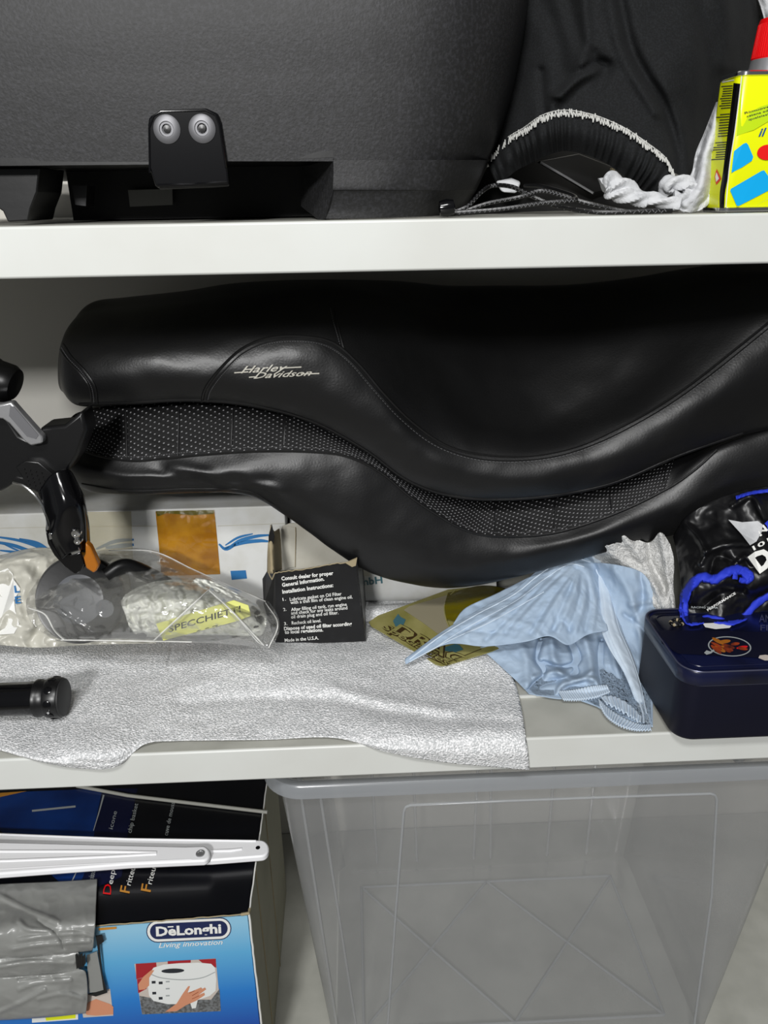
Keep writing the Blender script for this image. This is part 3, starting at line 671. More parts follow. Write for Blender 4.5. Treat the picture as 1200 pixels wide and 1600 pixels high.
for pts, wd in (([(-20, 845), (20, 852), (60, 866), (75, 862)], 4), ([(-10, 838), (35, 846), (82, 864)], 3), ([(0, 860), (30, 864), (62, 873)], 3), ([(30, 842), (60, 850), (84, 866)], 4), ([(-20, 866), (10, 872), (40, 868)], 3), ([(5, 850), (45, 868)], 2),
                ([(150, 858), (180, 846), (209, 843)], 4), ([(165, 856), (190, 853), (209, 851)], 5), ([(342, 850), (354, 858), (375, 845), (400, 838), (420, 836)], 4), ([(350, 857), (380, 848), (405, 845), (420, 846)], 4), ([(352, 852), (372, 840), (395, 834)], 2.5)):
    V, fs = ribbon(CB, pts, wd, 20, .0004, lambda t: .35+1.1*math.sin(math.pi*(.1+.8*t))); obj('blue_wave', V, fs, m_wave, o)
print_on('blue_field', CB, [(360, 892), (384, 891), (386, 904), (362, 906)], m_wave, o, .0004)
# flatter white carton standing behind the seats, right
e_ = thing('white_packet', 'white padded packet printed mbH showing below the lowest point of the seats', 'packet', PY(640, 940, .26))
rows = [[PY(x, y, .262) for x, y in ((452, 800), (540, 800), (640, 800), (760, 800))], [PY(x, y, .247) for x, y in ((452, 850), (540, 850), (640, 850), (768, 845))],
        [PY(x, y, .243) for x, y in ((452, 905), (540, 905), (640, 905), (774, 895))], [PY(x, y, .246) for x, y in ((452, 930), (540, 931), (640, 934), (776, 920))], [PY(x, y, .26) for x, y in ((452, 938), (540, 938), (640, 941), (776, 926))]]
V, fs, uv = grid(rows, 50, 30)
V2 = [Vector((v.x, .30, v.z)) for v in V]; n_ = len(V)
edge = list(range(50))+[j*50+49 for j in range(1, 30)]+[29*50+i for i in range(48, -1, -1)]+[j*50 for j in range(28, 0, -1)]
fs2 = fs+[tuple(reversed([a+n_ for a in f])) for f in fs]+[(edge[i], edge[(i+1) % len(edge)], edge[(i+1) % len(edge)]+n_, edge[i]+n_) for i in range(len(edge))]
pk = obj('packet_body', V+V2, fs2, m_carton, e_); PK = bvh_of(V, fs)
text('lettering', 'mbH', PK, (563, 915), (598, 911), 11, m_teal, pk, .03)
# folded foam layer lying below them, part of the wrap
# ------------------------------------------------------------------ foam wrap
fm = thing('foam_wrap_sheet', 'long silvery foam wrap sheet spread on the middle shelf, hanging over its front edge', 'foam sheet', (0, .1, .003))
xs = (-90, -20, 60, 125, 185, 235, 280, 340, 420, 520, 600, 690, 760)
def frow(spec):
    out = []
    for x, s in zip(xs if len(spec) == 13 else None, spec):
        out.append(s)
    return out
def Z(pts): return [PZ(x, y, z) for x, y, z in pts]
r0 = Z([(x, 925, .0035) for x in xs[:-1]]+[(775, 925, .0035)])
r1 = Z([(x, 965, .006) for x in xs[:-1]]+[(770, 965, .006)])
r2 = Z([(x, 1000, .009+.003*math.sin(x*.02)) for x in xs[:-1]]+[(772, 1008, .009)])
r3 = Z([(x, 1024, .014+.004*math.sin(x*.017+1)) for x in xs[:-1]]+[(782, 1030, .011)])
r4 = Z([(x, 1060, .010+.003*math.sin(x*.013+2)) for x in xs[:-1]]+[(803, 1064, .006)])
r5 = Z([(-90, 1110, .005), (-20, 1112, .005), (60, 1115, .005), (125, 1120, .007), (185, 1120, .008), (235, 1110, .006), (280, 1100, .006), (340, 1098, .006), (420, 1097, .006), (520, 1095, .007), (600, 1100, .008), (690, 1104, .006), (813, 1100, .0045)])
r6 = Z([(-90, 1135, .005), (-20, 1142, .005), (60, 1155, .006), (125, 1172, .008), (185, 1170, .007), (235, 1135, .005), (280, 1130, .005), (340, 1128, .004), (420, 1127, .005), (520, 1125, .006), (600, 1138, .009), (690, 1146, .006), (820, 1142, .005)])
r7 = [PZ(-90, 1155, .004), PZ(-20, 1163, .004), PZ(62, 1184, .005), PY(125, 1190, -.007), PY(185, 1190, -.006), PZ(228, 1158, .004), PZ(280, 1154, .003), PZ(340, 1153, .003), PZ(420, 1152, .003), PZ(520, 1149, .004), PY(600, 1164, -.005), PY(690, 1170, -.006), PY(824, 1172, -.006)]
r8 = [PZ(-90, 1158, .0035), PZ(-20, 1167, .0035), PY(65, 1190, -.004), PY(128, 1200, -.0055), PY(182, 1197, -.0055), PZ(226, 1163, .003), PZ(280, 1157, .0026), PZ(340, 1156, .0026), PZ(420, 1155, .0026), PZ(520, 1152, .003), PY(603, 1174, -.0045), PY(690, 1190, -.005), PY(827, 1203, -.005)]
ff = folder([([(271, 1000), (268, 1015), (262, 1045)], 3, -.0035), ([(230, 1160), (250, 1120), (280, 1080), (330, 1060)], 14, .003), ([(280, 1100), (400, 1092), (520, 1095), (640, 1120), (800, 1130)], 9, -.003), ([(520, 1075), (600, 1095), (700, 1110)], 8, .003)], .0016, 18, 0)
patch('foam_layer', [r0, r1, r2, r3, r4, r5, r6, r7, r8], m_foam, fm, 260, 130, ff, solid=.0012)
rb_ = [Z([(540, 948, .013), (620, 945, .013), (700, 940, .013), (790, 925, .013), (900, 880, .02)]), Z([(540, 955, .017), (620, 953, .017), (700, 950, .017), (790, 935, .017), (900, 890, .024)]), Z([(540, 972, .008), (620, 972, .008), (700, 970, .008), (790, 955, .01), (900, 910, .02)])]
patch('folded_foam_edge', rb_, m_foam, fm, 80, 14, ff, solid=.0012)

# ------------------------------------------------------------------ oil filter carton
YB = .158; yb2 = .236
fb_ = thing('opened_small_carton', 'torn open black carton with white instructions text, its pale inside showing', 'box', PZ(500, 1004, .006))
A, Bq, Cq, Dq = PY(431, 1008, YB), PY(570, 1002, YB+.004), PY(556, 878, YB+.004), PY(430, 893, YB)
mid1 = PY(470, 890, YB+.001); mid2 = PY(520, 881, YB+.003)
V, fs = prism([A, Bq, Cq, mid2, mid1, Dq], Vector((0, .001, 0)))
fp = obj('front_panel', V, fs, m_filterbox, fb_, smooth=False); FP = bvh_of(V, fs)
def up_(p, y, z=None): return Vector((p.x, y, p.z if z is None else z))
rb1 = Vector((Bq.x+.002, yb2, Bq.z)); rt1 = Vector((Cq.x+.006, yb2, Cq.z-.002)); lb1 = Vector((A.x-.003, yb2, A.z)); lt1 = PY(436, 868, yb2)
obj('right_panel', *prism([Bq+Vector((.0004, 0, 0)), rb1, rt1, Cq+Vector((.0004, 0, 0))], Vector((.001, 0, 0))), m_filterbox, fb_, smooth=False)
# crushed left panel seen from the camera as a narrow black side
L0 = [PY(412, 897, .19), PY(420, 900, .175), PY(431, 893, YB)]
q = [A, PY(424, 985, .175), PY(412, 945, .19), PY(410, 905, .2), PY(417, 893, .19), PY(425, 890, .17), Dq]
obj('left_panel', *prism(q, Vector((0, .0012, 0))), m_filterbox, fb_, smooth=False)
# pale inner back panel rising behind with its tuck tab
q = [PY(x, y, yb2-.004) for x, y in ((428, 900), (434, 835), (442, 822), (452, 818), (520, 812), (575, 812), (578, 900))]
ip = obj('inner_back_panel', *prism(q, Vector((0, .001, 0))), m_carton_in, fb_, smooth=False)
q = [PY(x, y, yb2-.0048) for x, y in ((436, 896), (437, 836), (441, 825), (448, 822), (462, 824), (462.6, 885), (450, 888), (442, 893))]
obj('tuck_tab', *prism(q, Vector((0, .0006, 0))), m_carton_in, ip, smooth=False)
obj('tab_slit', *tube([PY(461.5, 824, yb2-.0056), PY(462, 834, yb2-.0056), PY(461, 886, yb2-.0056)], .0004, 5), m_torn, ip)
fl_ = [[PY(423, 820, .20), PY(428, 830, .2), PY(436, 826, .225)], [PY(419, 850, .19), PY(426, 848, .19), PY(438, 846, .225)], [PY(418, 895, .178), PY(427, 896, .165), PY(440, 890, .22)]]
patch('torn_flap', fl_, m_torn, fb_, 16, 24, folder([], .002, 9, .001, 8, 2), solid=.0012)
q = [PY(x, y, .188) for x, y in ((424.5, 819), (429, 838), (427, 850), (420, 858), (419.5, 838))]
obj('flap_outer', *prism(q, Vector((0, .001, 0))), m_filterbox, fb_, smooth=False)
q = cr([PY(x, y, YB-.0004) for x, y in ((419, 893), (425, 905), (430, 896), (445, 893), (470, 890), (500, 885), (520, 881), (540, 879), (556, 876))], 40)
obj('torn_rim', *tube([p+Vector((0, 0, random.uniform(-.0006, .0006))) for p in q], .0006, 5), m_torn, fp)
q = [PY(x, y, YB-.001) for x, y in ((540, 880), (558, 872), (556, 884), (550, 886))]; obj('torn_corner', *prism(q, Vector((0, .002, 0))), m_torn, fp)
lines = [('Consult dealer for proper', 440, 907, 521, 898, 6, .03), ('General Information.', 441, 917, 507, 907, 6, .03), ('Installation Instructions:', 441.5, 927.5, 521, 917, 6, .03),
 ('1.', 442, 939, 447, 938, 5, .012), ('Lubricate gasket on Oil Filter', 453, 939, 534, 930, 5.4, .012), ('with a thin film of clean engine oil.', 454, 944, 551, 935, 5.4, .012),
 ('2.', 443, 955, 448, 954, 5, .012), ('After filling oil tank, run engine', 455, 955, 542, 946.5, 5.4, .012), ('and check for any leaks around', 455, 960.5, 543, 952, 5.4, .012), ('oil drain plug and oil filter.', 455, 966.5, 529, 959.5, 5.4, .012),
 ('3.', 444, 977, 449, 976.5, 5, .012), ('Recheck oil level.', 456, 976, 502, 972, 5.4, .012), ('Dispose of used oil filter according', 444, 985, 550, 977, 5.6, .03), ('to local regulations.', 445, 990.5, 505, 986.5, 5.6, .03), ('Made in the U.S.A.', 445, 1003, 498, 999, 5.4, .015)]
for s, xa, ya, xb, yb, h, bo in lines: text('printed_line', s, FP, (xa, ya), (xb, yb), h, m_paper, fp, bo)

# ------------------------------------------------------------------ milky plastic bag at the left
wb = thing('milky_plastic_bag', 'crinkled milky plastic bag printed LE behind the clear bag at the left edge', 'bag', PZ(60, 1005, .012))
rows = rowsY([[(-60, 885, .205), (0, 868, .21), (60, 856, .215), (120, 862, .22), (190, 870, .225)], [(-60, 905, .18), (0, 890, .175), (50, 880, .18), (110, 890, .19), (200, 895, .2)],
              [(-60, 950, .155), (0, 945, .15), (50, 940, .155), (120, 940, .165), (210, 940, .175)], [(-60, 985, .14), (0, 985, .135), (60, 985, .14), (130, 985, .15), (225, 985, .155)], [(-60, 1006, .135), (0, 1008, .132), (60, 1012, .13), (130, 1008, .14), (245, 1005, .145)]])
o, WB = patch('bag_film', rows, m_film_white, wb, 120, 80, folder([([(40, 895), (60, 930), (45, 980)], 8, .006), ([(0, 905), (30, 900)], 7, .004), ([(120, 870), (200, 900)], 8, -.005), ([(70, 985), (110, 1000)], 6, .004)], .004, 30, .0035, 20, 4), solid=.0006)
lab = print_on('printed_piece', WB, [(-6, 895), (12, 888), (20, 897), (21, 905), (32, 920), (22, 938), (24, 955), (30, 975), (22, 990), (-6, 992)], m_paper, wb, .0015)
text('letter', 'L', WB, (23, 926), (31, 925), 11, m_wave, lab, .03, 0, .003); text('letter', 'E', WB, (24, 943), (33, 942), 11, m_wave, lab, .03, 0, .003)

# ------------------------------------------------------------------ mirror, tissue, note and the clear bag round them
mr_ = thing('round_mirror', 'round grey motorcycle mirror with black rim and stem inside the clear plastic bag', 'mirror', PZ(120, 990, .012))
oc = PY(125, 936, .125); axm = Vector((-.05, -1, .42)).normalized()
R_ = 68/F*(oc-CAM).dot(fw)
obj('mirror_back', *lathe([(.0001, -.0005), (R_*.5, -.0003), (R_*.92, .0015), (R_*.97, .003)], oc+axm*.004, -axm, 60), m_mirror, mr_)
obj('rim', *lathe([(R_*.94, -.004), (R_*.985, -.0045), (R_*1.02, -.002), (R_*1.02, .006), (R_*.97, .012), (R_*.8, .014), (.0001, .014)], oc, -axm, 60), m_black, mr_)
obj('ball_joint', *lathe([(.0001, -.004), (.007, -.003), (.009, 0), (.009, .003)], PY(165, 950, .118), (0, -1, .3), 24), m_mirror, mr_)
obj('stem', *tube(cr([PY(165, 900, .13), PY(195, 885, .14), PY(232, 898, .15), PY(262, 915, .15)], 24), .008, 14), m_black, mr_)
obj('stem_fold', *tube(cr([PY(130, 985, .125), PY(200, 985, .12), PY(290, 990, .115), PY(360, 985, .125), PY(398, 968, .13)], 30), .0085, 12), m_black, mr_)
obj('stem_socket', *lathe([(.0001, -.006), (.0075, -.006), (.0085, -.004), (.0085, .01)], PY(398, 967, .118), (.1, 1, -.2), 24), m_gloss, mr_)
ts = thing('tissue_wad', 'crumpled white tissue wad beside the mirror inside the clear plastic bag', 'tissue', PZ(260, 990, .014))
rows = rowsY([[(195, 930, .13), (230, 912, .135), (285, 905, .14), (330, 908, .14), (400, 945, .13)], [(190, 942, .112), (230, 928, .105), (285, 922, .108), (340, 930, .116), (412, 955, .124)],
              [(196, 960, .107), (240, 950, .099), (300, 945, .101), (350, 955, .107), (416, 975, .115)], [(203, 980, .107), (245, 975, .097), (300, 970, .098), (350, 975, .105), (410, 990, .115)], [(215, 995, .115), (250, 995, .105), (300, 992, .105), (350, 992, .11), (400, 994, .118)]])
patch('tissue_sheet', rows, m_tissue, ts, 110, 70, folder([([(190, 940), (215, 930), (245, 950), (240, 965)], 5, .005), ([(230, 912), (240, 930), (235, 940)], 4, -.005), ([(270, 905), (275, 940), (300, 960)], 5, .005), ([(330, 910), (320, 940), (350, 970)], 5, -.004), ([(205, 960), (250, 962)], 4, -.004)], .002, 14, .0045, 9, 6), solid=.001)
nb = [PY(244, 975, .084), PY(365, 938, .09), PY(388, 946, .09), PY(392, 962, .088), PY(372, 970, .086), PY(255, 1001, .0815)]
V, fs = prism(nb, Vector((0, .0006, 0)))
nt_ = tag(obj('yellow_note', V, fs, m_note, smooth=False), 'yellow paper note handwritten SPECCHIETTI 883 in the clear plastic bag', 'note'); NB = bvh_of(V, fs)
nt_.name = 'paper_note'
text('handwriting', 'SPECCHIETTI', NB, (264, 988), (378, 955), 9.5, m_ink, nt_, .012, .15, .0005)
text('handwriting', '883', NB, (304, 994), (342, 983), 7.5, m_ink, nt_, .012, .2, .0005)
zb_ = thing('clear_plastic_bag', 'clear zip bag holding the round mirror, a white tissue and a yellow note', 'bag', PZ(250, 1000, .011))
rows = rowsY([[(60, 905, .155), (110, 875, .17), (170, 858, .185), (240, 860, .19), (300, 888, .185), (360, 915, .175), (420, 940, .165)],
              [(42, 935, .13), (100, 910, .13), (170, 895, .135), (240, 895, .14), (300, 905, .135), (360, 930, .125), (432, 958, .12)],
              [(45, 965, .1), (110, 950, .098), (175, 945, .095), (240, 940, .082), (300, 938, .08), (365, 952, .08), (437, 978, .088)],
              [(62, 985, .095), (115, 985, .092), (180, 985, .085), (245, 985, .076), (300, 985, .074), (365, 985, .075), (432, 998, .086)],
              [(90, 1002, .1), (130, 1003, .097), (190, 1002, .092), (250, 1003, .088), (310, 1004, .084), (370, 1008, .082), (420, 1014, .082)]])
kf = folder([([(250, 990), (290, 955), (326, 922), (332, 921)], 3, .004), ([(326, 922), (360, 955), (412, 1008)], 3, .004), ([(60, 990), (90, 1002), (200, 1004), (300, 1005)], 4, .003), ([(60, 880), (110, 900), (150, 930)], 6, .004), ([(85, 950), (110, 965), (140, 985)], 4, .003), ([(180, 880), (230, 905), (260, 900)], 5, .004), ([(300, 890), (350, 920), (410, 935)], 5, .003), ([(400, 940), (425, 980), (418, 1010)], 4, .004)], .002, 25, .0012, 16, 9)
o, ZB = patch('bag_film', rows, m_clear, zb_, 170, 100, kf, solid=.0004)
m_edge_and_glint = mat('film_edge_and_glint', 'e8e8e4', .25, alpha=.75)  # bag edges, plus pale streaks painted in as highlights across the film
for pts, r in (([(241, 1000), (290, 955), (326, 922)], .0008), ([(326, 922), (362, 955), (412, 1008)], .0009), ([(412, 1008), (400, 1000), (372, 965)], .0005), ([(170, 860), (240, 862), (300, 889), (360, 916), (415, 940)], .0006), ([(45, 950), (70, 960), (85, 985), (100, 1000)], .0007), ([(95, 1000), (180, 1001), (300, 1003)], .0006), ([(415, 942), (434, 975), (420, 1012)], .0006)):
    q = on(ZB, spl(pts, 30), .0004)
    if len(q) > 3: obj('weld_and_glint_line', *tube(q, r, 5), m_edge_and_glint, zb_)

# ------------------------------------------------------------------ black control bracket at the left
hb = thing('control_bracket', 'black metal motorcycle footrest bracket with polished insert and amber lens at the left edge', 'bracket', PY(40, 900, .1))
def plate(nm, pts, Y, th, M, par=hb, bev=.0015, tilt=None):
    q = [PY(p[0], p[1], p[2] if len(p) > 2 else Y) for p in pts]
    return obj(nm, *prism(q, Vector((0, th, 0))), M, par, bevel=bev)
q = [PY(-60, 590, .12), PY(0, 588, .12), PY(18, 592, .12), PY(32, 600, .12)]
obj('knob', *lathe([(.001, 0), (.014, .001), (.0165, .006), (.0165, .04), (.0155, .05), (.0155, .09), (.001, .091)], PY(26, 602, .128), (-.93, .1, .36), 30), m_black, hb)
for k in range(3):
    obj('knob_groove', *lathe([(.0168, 0), (.0174, .0008), (.0168, .0018)], PY(26, 602, .128)+Vector((-.93, .1, .36)).normalized()*(.02+.006*k), (-.93, .1, .36), 30), m_thread, hb)
mp = plate('main_plate', [(-230, 640), (-6, 632), (10, 650), (30, 680), (50, 690), (60, 684), (62, 668), (100, 664), (128, 642), (136, 672), (120, 715), (104, 740), (86, 742), (62, 774), (40, 762), (22, 755), (12, 762), (2, 768), (-40, 780), (-230, 790)], .105, .03, m_black, bev=.003)
plate('chrome_insert', [(-20, 632), (0, 632), (17, 628), (30, 643), (67, 684), (66, 693), (48, 697), (38, 690), (14, 662), (4, 655), (-20, 652)], .096, .01, m_alu, bev=.0016)
plate('insert_pocket', [(16, 634), (22, 636), (60, 680), (56, 686), (42, 682), (14, 650)], .0955, .001, m_rivet, bev=0)
plate('rubber_pad', [(24, 730), (40, 720), (60, 722), (84, 742), (78, 756), (62, 772), (44, 760)], .0985, .01, m_black, bev=.001)
rnd = []
for i in range(6):
    for j in range(4): rnd.append(lathe([(.0008, 0), (.0006, .0008)], PY(38+j*9+i*2, 733+i*6-j*1+j*3, .0983), (0, -1, 0), 6))
tag(obj('pad_stud', *merge(*rnd), m_black, hb), kind='stuff')
arm = [[PY(x, y, Y) for x, y, Y in r] for r in ([(62, 772, .1), (84, 742, .092), (104, 736, .1), (118, 760, .11)], [(72, 798, .095), (92, 765, .085), (116, 762, .095), (126, 775, .11)], [(80, 820, .09), (100, 790, .08), (124, 785, .09), (130, 795, .105)],
      [(82, 838, .088), (98, 815, .08), (126, 812, .088), (134, 818, .1)], [(88, 852, .088), (102, 840, .082), (126, 838, .088), (136, 842, .1)], [(100, 872, .088), (112, 862, .082), (128, 858, .088), (137, 862, .1)])]
patch('arm', arm, m_gloss, hb, 24, 50, solid=.006)
plate('hook', [(70, 828), (76, 834), (84, 852), (96, 862), (112, 866), (126, 862), (132, 880), (128, 893), (117, 898), (100, 886), (84, 868), (74, 850)], .086, .014, m_gloss, bev=.002)
plate('clip', [(75, 834), (81, 833), (83, 842), (77, 844)], .084, .003, m_chrome, bev=.0006)
plate('clip', [(108, 858), (122, 854), (126, 862), (112, 868)], .082, .003, m_chrome, bev=.0006)
obj('bright_edge', *tube(cr([PY(20, 754, .099), PY(38, 760, .097), (PY(58, 778, .094)), PY(70, 798, .092), PY(74, 815, .09), PY(73, 828, .088)], 30), .0011, 6), m_chrome, hb)
for x, y, r in ((118, 834, .0042), (121, 846, .0034)):
    s_ = obj('screw', *lathe([(r, .004), (r, 0), (r*.85, -.001), (r*.4, -.0012), (r*.35, -.0002), (.0001, -.0002)], PY(x, y, .08), (.1, 1, .1), 20), m_chrome, hb)
al = obj('amber_lens', *prism([PY(x, y, .083) for x, y in ((133, 848), (141, 856), (154, 884), (151, 892), (146, 896), (134, 888), (130, 872), (133, 866))], Vector((0, .009, 0))), m_amber, hb, bevel=.0015)
tag(al, 'orange lens')
q_ = PY(-190, 700, .11)
obj('rest_leg', *prism([Vector((q_.x-.02, .1, .008)), Vector((q_.x+.004, .1, .008)), Vector((q_.x+.01, .1, q_.z)), Vector((q_.x-.02, .1, q_.z))], Vector((0, .03, 0))), m_black, hb)

# ------------------------------------------------------------------ grip end at the left edge
g_ = thing('handlebar_grip', 'black cylindrical handlebar grip end lying on the foam wrap', 'grip', PZ(40, 1130, .008))
p1 = PY(104, 1106, .052); p0 = PY(-120, 1110, .052); ax = (p0-p1); Lg = ax.length; rg_ = 30/F*(p1-CAM).dot(fw)
zmin = .0115+rg_; p1.z = max(p1.z, .01+rg_*.95); p0.z = p1.z
ax = (p0-p1).normalized()
obj('grip_body', *lathe([(rg_*.86, .02), (rg_*.88, .03), (rg_*.86, .032), (rg_*.86, .2)], p1, ax, 48), m_gloss, g_)
obj('collar', *lathe([(rg_*.9, .001), (rg_*1.0, .002), (rg_*1.03, .004), (rg_*1.03, .013), (rg_*1.0, .0145), (rg_*.93, .015), (rg_*.93, .02), (rg_*.97, .021), (rg_*.97, .0245), (rg_*.86, .026)], p1, ax, 48), m_black, g_)
obj('end_cap', *lathe([(.0001, -.0006), (rg_*.9, -.0006), (rg_*.96, .0002), (rg_*.96, .003)], p1, ax, 48), mat('cap_black', '1a1a1b', .55), g_)
for k in range(9):
    a = k*2*math.pi/9+.35; e1, e2_ = ax.orthogonal().normalized(), None; e2_ = ax.cross(e1)
    c = p1+ax*.009+(e1*math.cos(a)+e2_*math.sin(a))*rg_*1.03
    obj('lug', *lathe([(.0038, -.0008), (.0036, .0008), (.0024, .0012), (.0001, .0012)], c, (e1*math.cos(a)+e2_*math.sin(a)), 12), m_gloss, g_)
q = p1+ax*.0085+Vector((0, -rg_*1.03, -.003)); obj('grub_screw', *lathe([(.0014, 0), (.0012, .0012), (.0001, .0012)], q, (0, -1, 0), 12), m_chrome, g_)

# ------------------------------------------------------------------ olive packet under the cloth
op = thing('parts_packet', 'olive yellow see-through parts packet with brown outlined lettering under the blue cloth', 'packet', PZ(690, 1036, .012))
K = [PZ(576, 973, .016), PZ(689, 1041, .0135), PZ(860, 985, .022), PZ(740, 915, .03)]
n_op = (K[1]-K[0]).cross(K[3]-K[0]).normalized(); n_op = n_op if n_op.z > 0 else -n_op
def PO(x, y, h=0): return PP(x, y, K[0]+n_op*h, n_op)
def oplate(nm, pts, h, M, par, th=.0006, bev=0): return obj(nm, *prism([PO(x, y, h) for x, y in pts], -n_op*th), M, par, smooth=bool(bev), bevel=bev)
rc = [(576, 972), (580, 978), (640, 1013), (681, 1038), (689, 1040), (698, 1039), (760, 1020), (850, 990), (868, 975), (830, 948), (760, 918), (742, 917), (700, 921), (590, 962)]
bk = oplate('backing_card', rc, 0, m_olive, op, .001)
OB = bvh_of(*prism([PO(x, y, .0002) for x, y in rc], -n_op*.001))
oplate('paper_insert', [(631, 953), (640, 947), (698, 930), (712, 922), (700, 940), (697, 970), (702, 982), (684, 990), (660, 972)], .0008, m_taupe, op, .0004)
rows = [[PO(700, 926, .001), PO(760, 915, .003), (PO(830, 930, .002))], [PO(695, 945, .004), PO(750, 940, .014), PO(830, 945, .004)], [PO(697, 968, .002), PO(740, 975, .004), PO(800, 985, .001)]]
patch('blister', rows, m_olivedark, op, 30, 24, folder([], .002, 14, .001, 9, 3))
obj('blister_rim', *tube(cr([PO(712, 921, .0012), PO(699, 936, .0016), PO(694, 950, .002), PO(697, 968, .002), PO(703, 982, .0012)], 20), .0007, 6), m_olive, op)
for dx, dy, M, h, bo in ((1.2, 1.2, m_brown, .0014, .065), (0, 0, m_olive, .0019, .012)):
    text('lettering', 'DRAG', OB, (611+dx, 985+dy), (725+dx, 1042+dy), 16, M, bk, bo, .25, h, .92)
for dx, dy, M, h, bo in ((.8, .8, m_brown, .0014, .06), (0, 0, m_olive, .0019, .008)):
    text('lettering', 'Specialties', OB, (596+dx, 980+dy), (700+dx, 1041+dy), 9.5, M, bk, bo, .25, h, .92)
print_on('teal_wing', OB, [(614, 970), (622, 959), (626, 964), (634, 968), (630, 977), (618, 979)], m_teal, bk, .001)
print_on('teal_wing', OB, [(692, 1012), (712, 1006), (718, 1008), (724, 1015), (712, 1019), (694, 1017)], m_teal, bk, .001)
V, fs = ribbon(OB, [(664, 1024), (688, 1035), (700, 1034), (752, 1014)], 1, 20, .001); obj('border_line', V, fs, m_brown, bk)

# ------------------------------------------------------------------ grey mesh cloth behind the blue one
mc = thing('mesh_cloth', 'pale grey mesh cloth bunched behind the blue cloth, its corner hanging over the navy tin', 'cloth', PY(900, 900, .2))
rows = rowsY([[(760, 925, .24), (830, 905, .24), (885, 872, .205), (925, 854, .18), (968, 833, .168), (1012, 848, .165), (1032, 832, .16), (1047, 850, .155)],
              [(765, 930, .225), (835, 912, .225), (895, 880, .22), (940, 858, .178), (980, 855, .166), (1015, 865, .165), (1040, 862, .155), (1053, 876, .15)],
              [(775, 940, .215), (850, 930, .215), (915, 905, .205), (965, 890, .18), (1000, 895, .165), (1030, 900, .155), (1046, 905, .145), (1052, 915, .14)],
              [(790, 955, .2), (880, 950, .2), (950, 930, .18), (1000, 925, .155), (1020, 930, .145), (1038, 938, .135), (1050, 945, .125), (1056, 955, .12)],
              [(800, 975, .19), (890, 975, .19), (970, 960, .17), (1010, 955, .14), (1030, 958, .13), (1043, 963, .12), (1053, 968, .11), (1061, 974, .1)]])
patch('cloth_body', rows, m_mesh, mc, 110, 70, folder([([(940, 845), (960, 870), (1010, 900), (1040, 950)], 7, .006), ([(1012, 848), (1020, 880), (1040, 920)], 6, -.007), ([(975, 840), (1000, 870), (1030, 930)], 5, .005), ([(1032, 835), (1040, 880), (1052, 950)], 5, .005), ([(880, 880), (920, 870), (960, 885)], 6, -.004), ([(1000, 905), (1030, 955)], 4, .004)], .003, 20, .0028, 14, 12), solid=.0008)

# ------------------------------------------------------------------ light blue cloth
bc = thing('blue_cloth', 'light blue cotton cloth with stitched hems heaped beside the navy tin', 'cloth', PZ(880, 1090, .003))
def keep(fn, zmin=.0042):
    def g(p, px, py, u, v):
        p = fn(p, px, py, u, v)
        return CAM+(p-CAM)*((zmin-CAM.z)/(p.z-CAM.z)) if p.z < zmin else p
    return g
def cl(nm, rows, folds, amp=.002, rid=.0012, nu=110, nv=80, seed=0, M=None): return patch(nm, rowsY(rows), M or m_cloth, bc, nu, nv, keep(folder(folds, amp, 18, rid, 16, seed)), solid=.0009)
cl('rear_fold', [[(708, 975, .165), (728, 950, .172), (775, 928, .185), (830, 900, .2), (870, 880, .205)], [(716, 980, .155), (740, 968, .158), (790, 945, .168), (840, 915, .19), (880, 890, .2)], [(725, 995, .14), (760, 985, .142), (810, 962, .155), (850, 935, .175), (890, 905, .19)]],
   [([(720, 975), (760, 950), (810, 930)], 5, .003), ([(745, 945), (770, 965)], 5, -.003)], seed=1, nu=60, nv=30)
cl('side_fold', [[(915, 878, .2), (960, 882, .158), (1000, 893, .15), (1020, 915, .145)], [(930, 905, .18), (975, 915, .15), (1010, 930, .14), (1024, 955, .132)], [(948, 950, .15), (985, 960, .138), (1010, 970, .13), (1021, 985, .125)],
   [(968, 1000, .125), (995, 1010, .12), (1008, 1020, .115), (1016, 1030, .115)], [(990, 1050, .085), (1002, 1060, .08), (1010, 1068, .08), (1016, 1080, .08)], [(1005, 1100, .05), (1009, 1110, .046), (1014, 1118, .044), (1018, 1130, .043)]],
   [([(960, 890), (985, 930), (1000, 990), (1008, 1060)], 7, .006), ([(1000, 895), (1005, 940), (990, 965)], 6, -.006), ([(985, 945), (1015, 940)], 4, .005), ([(975, 960), (1005, 985), (1012, 1020)], 4, -.005)], seed=2)
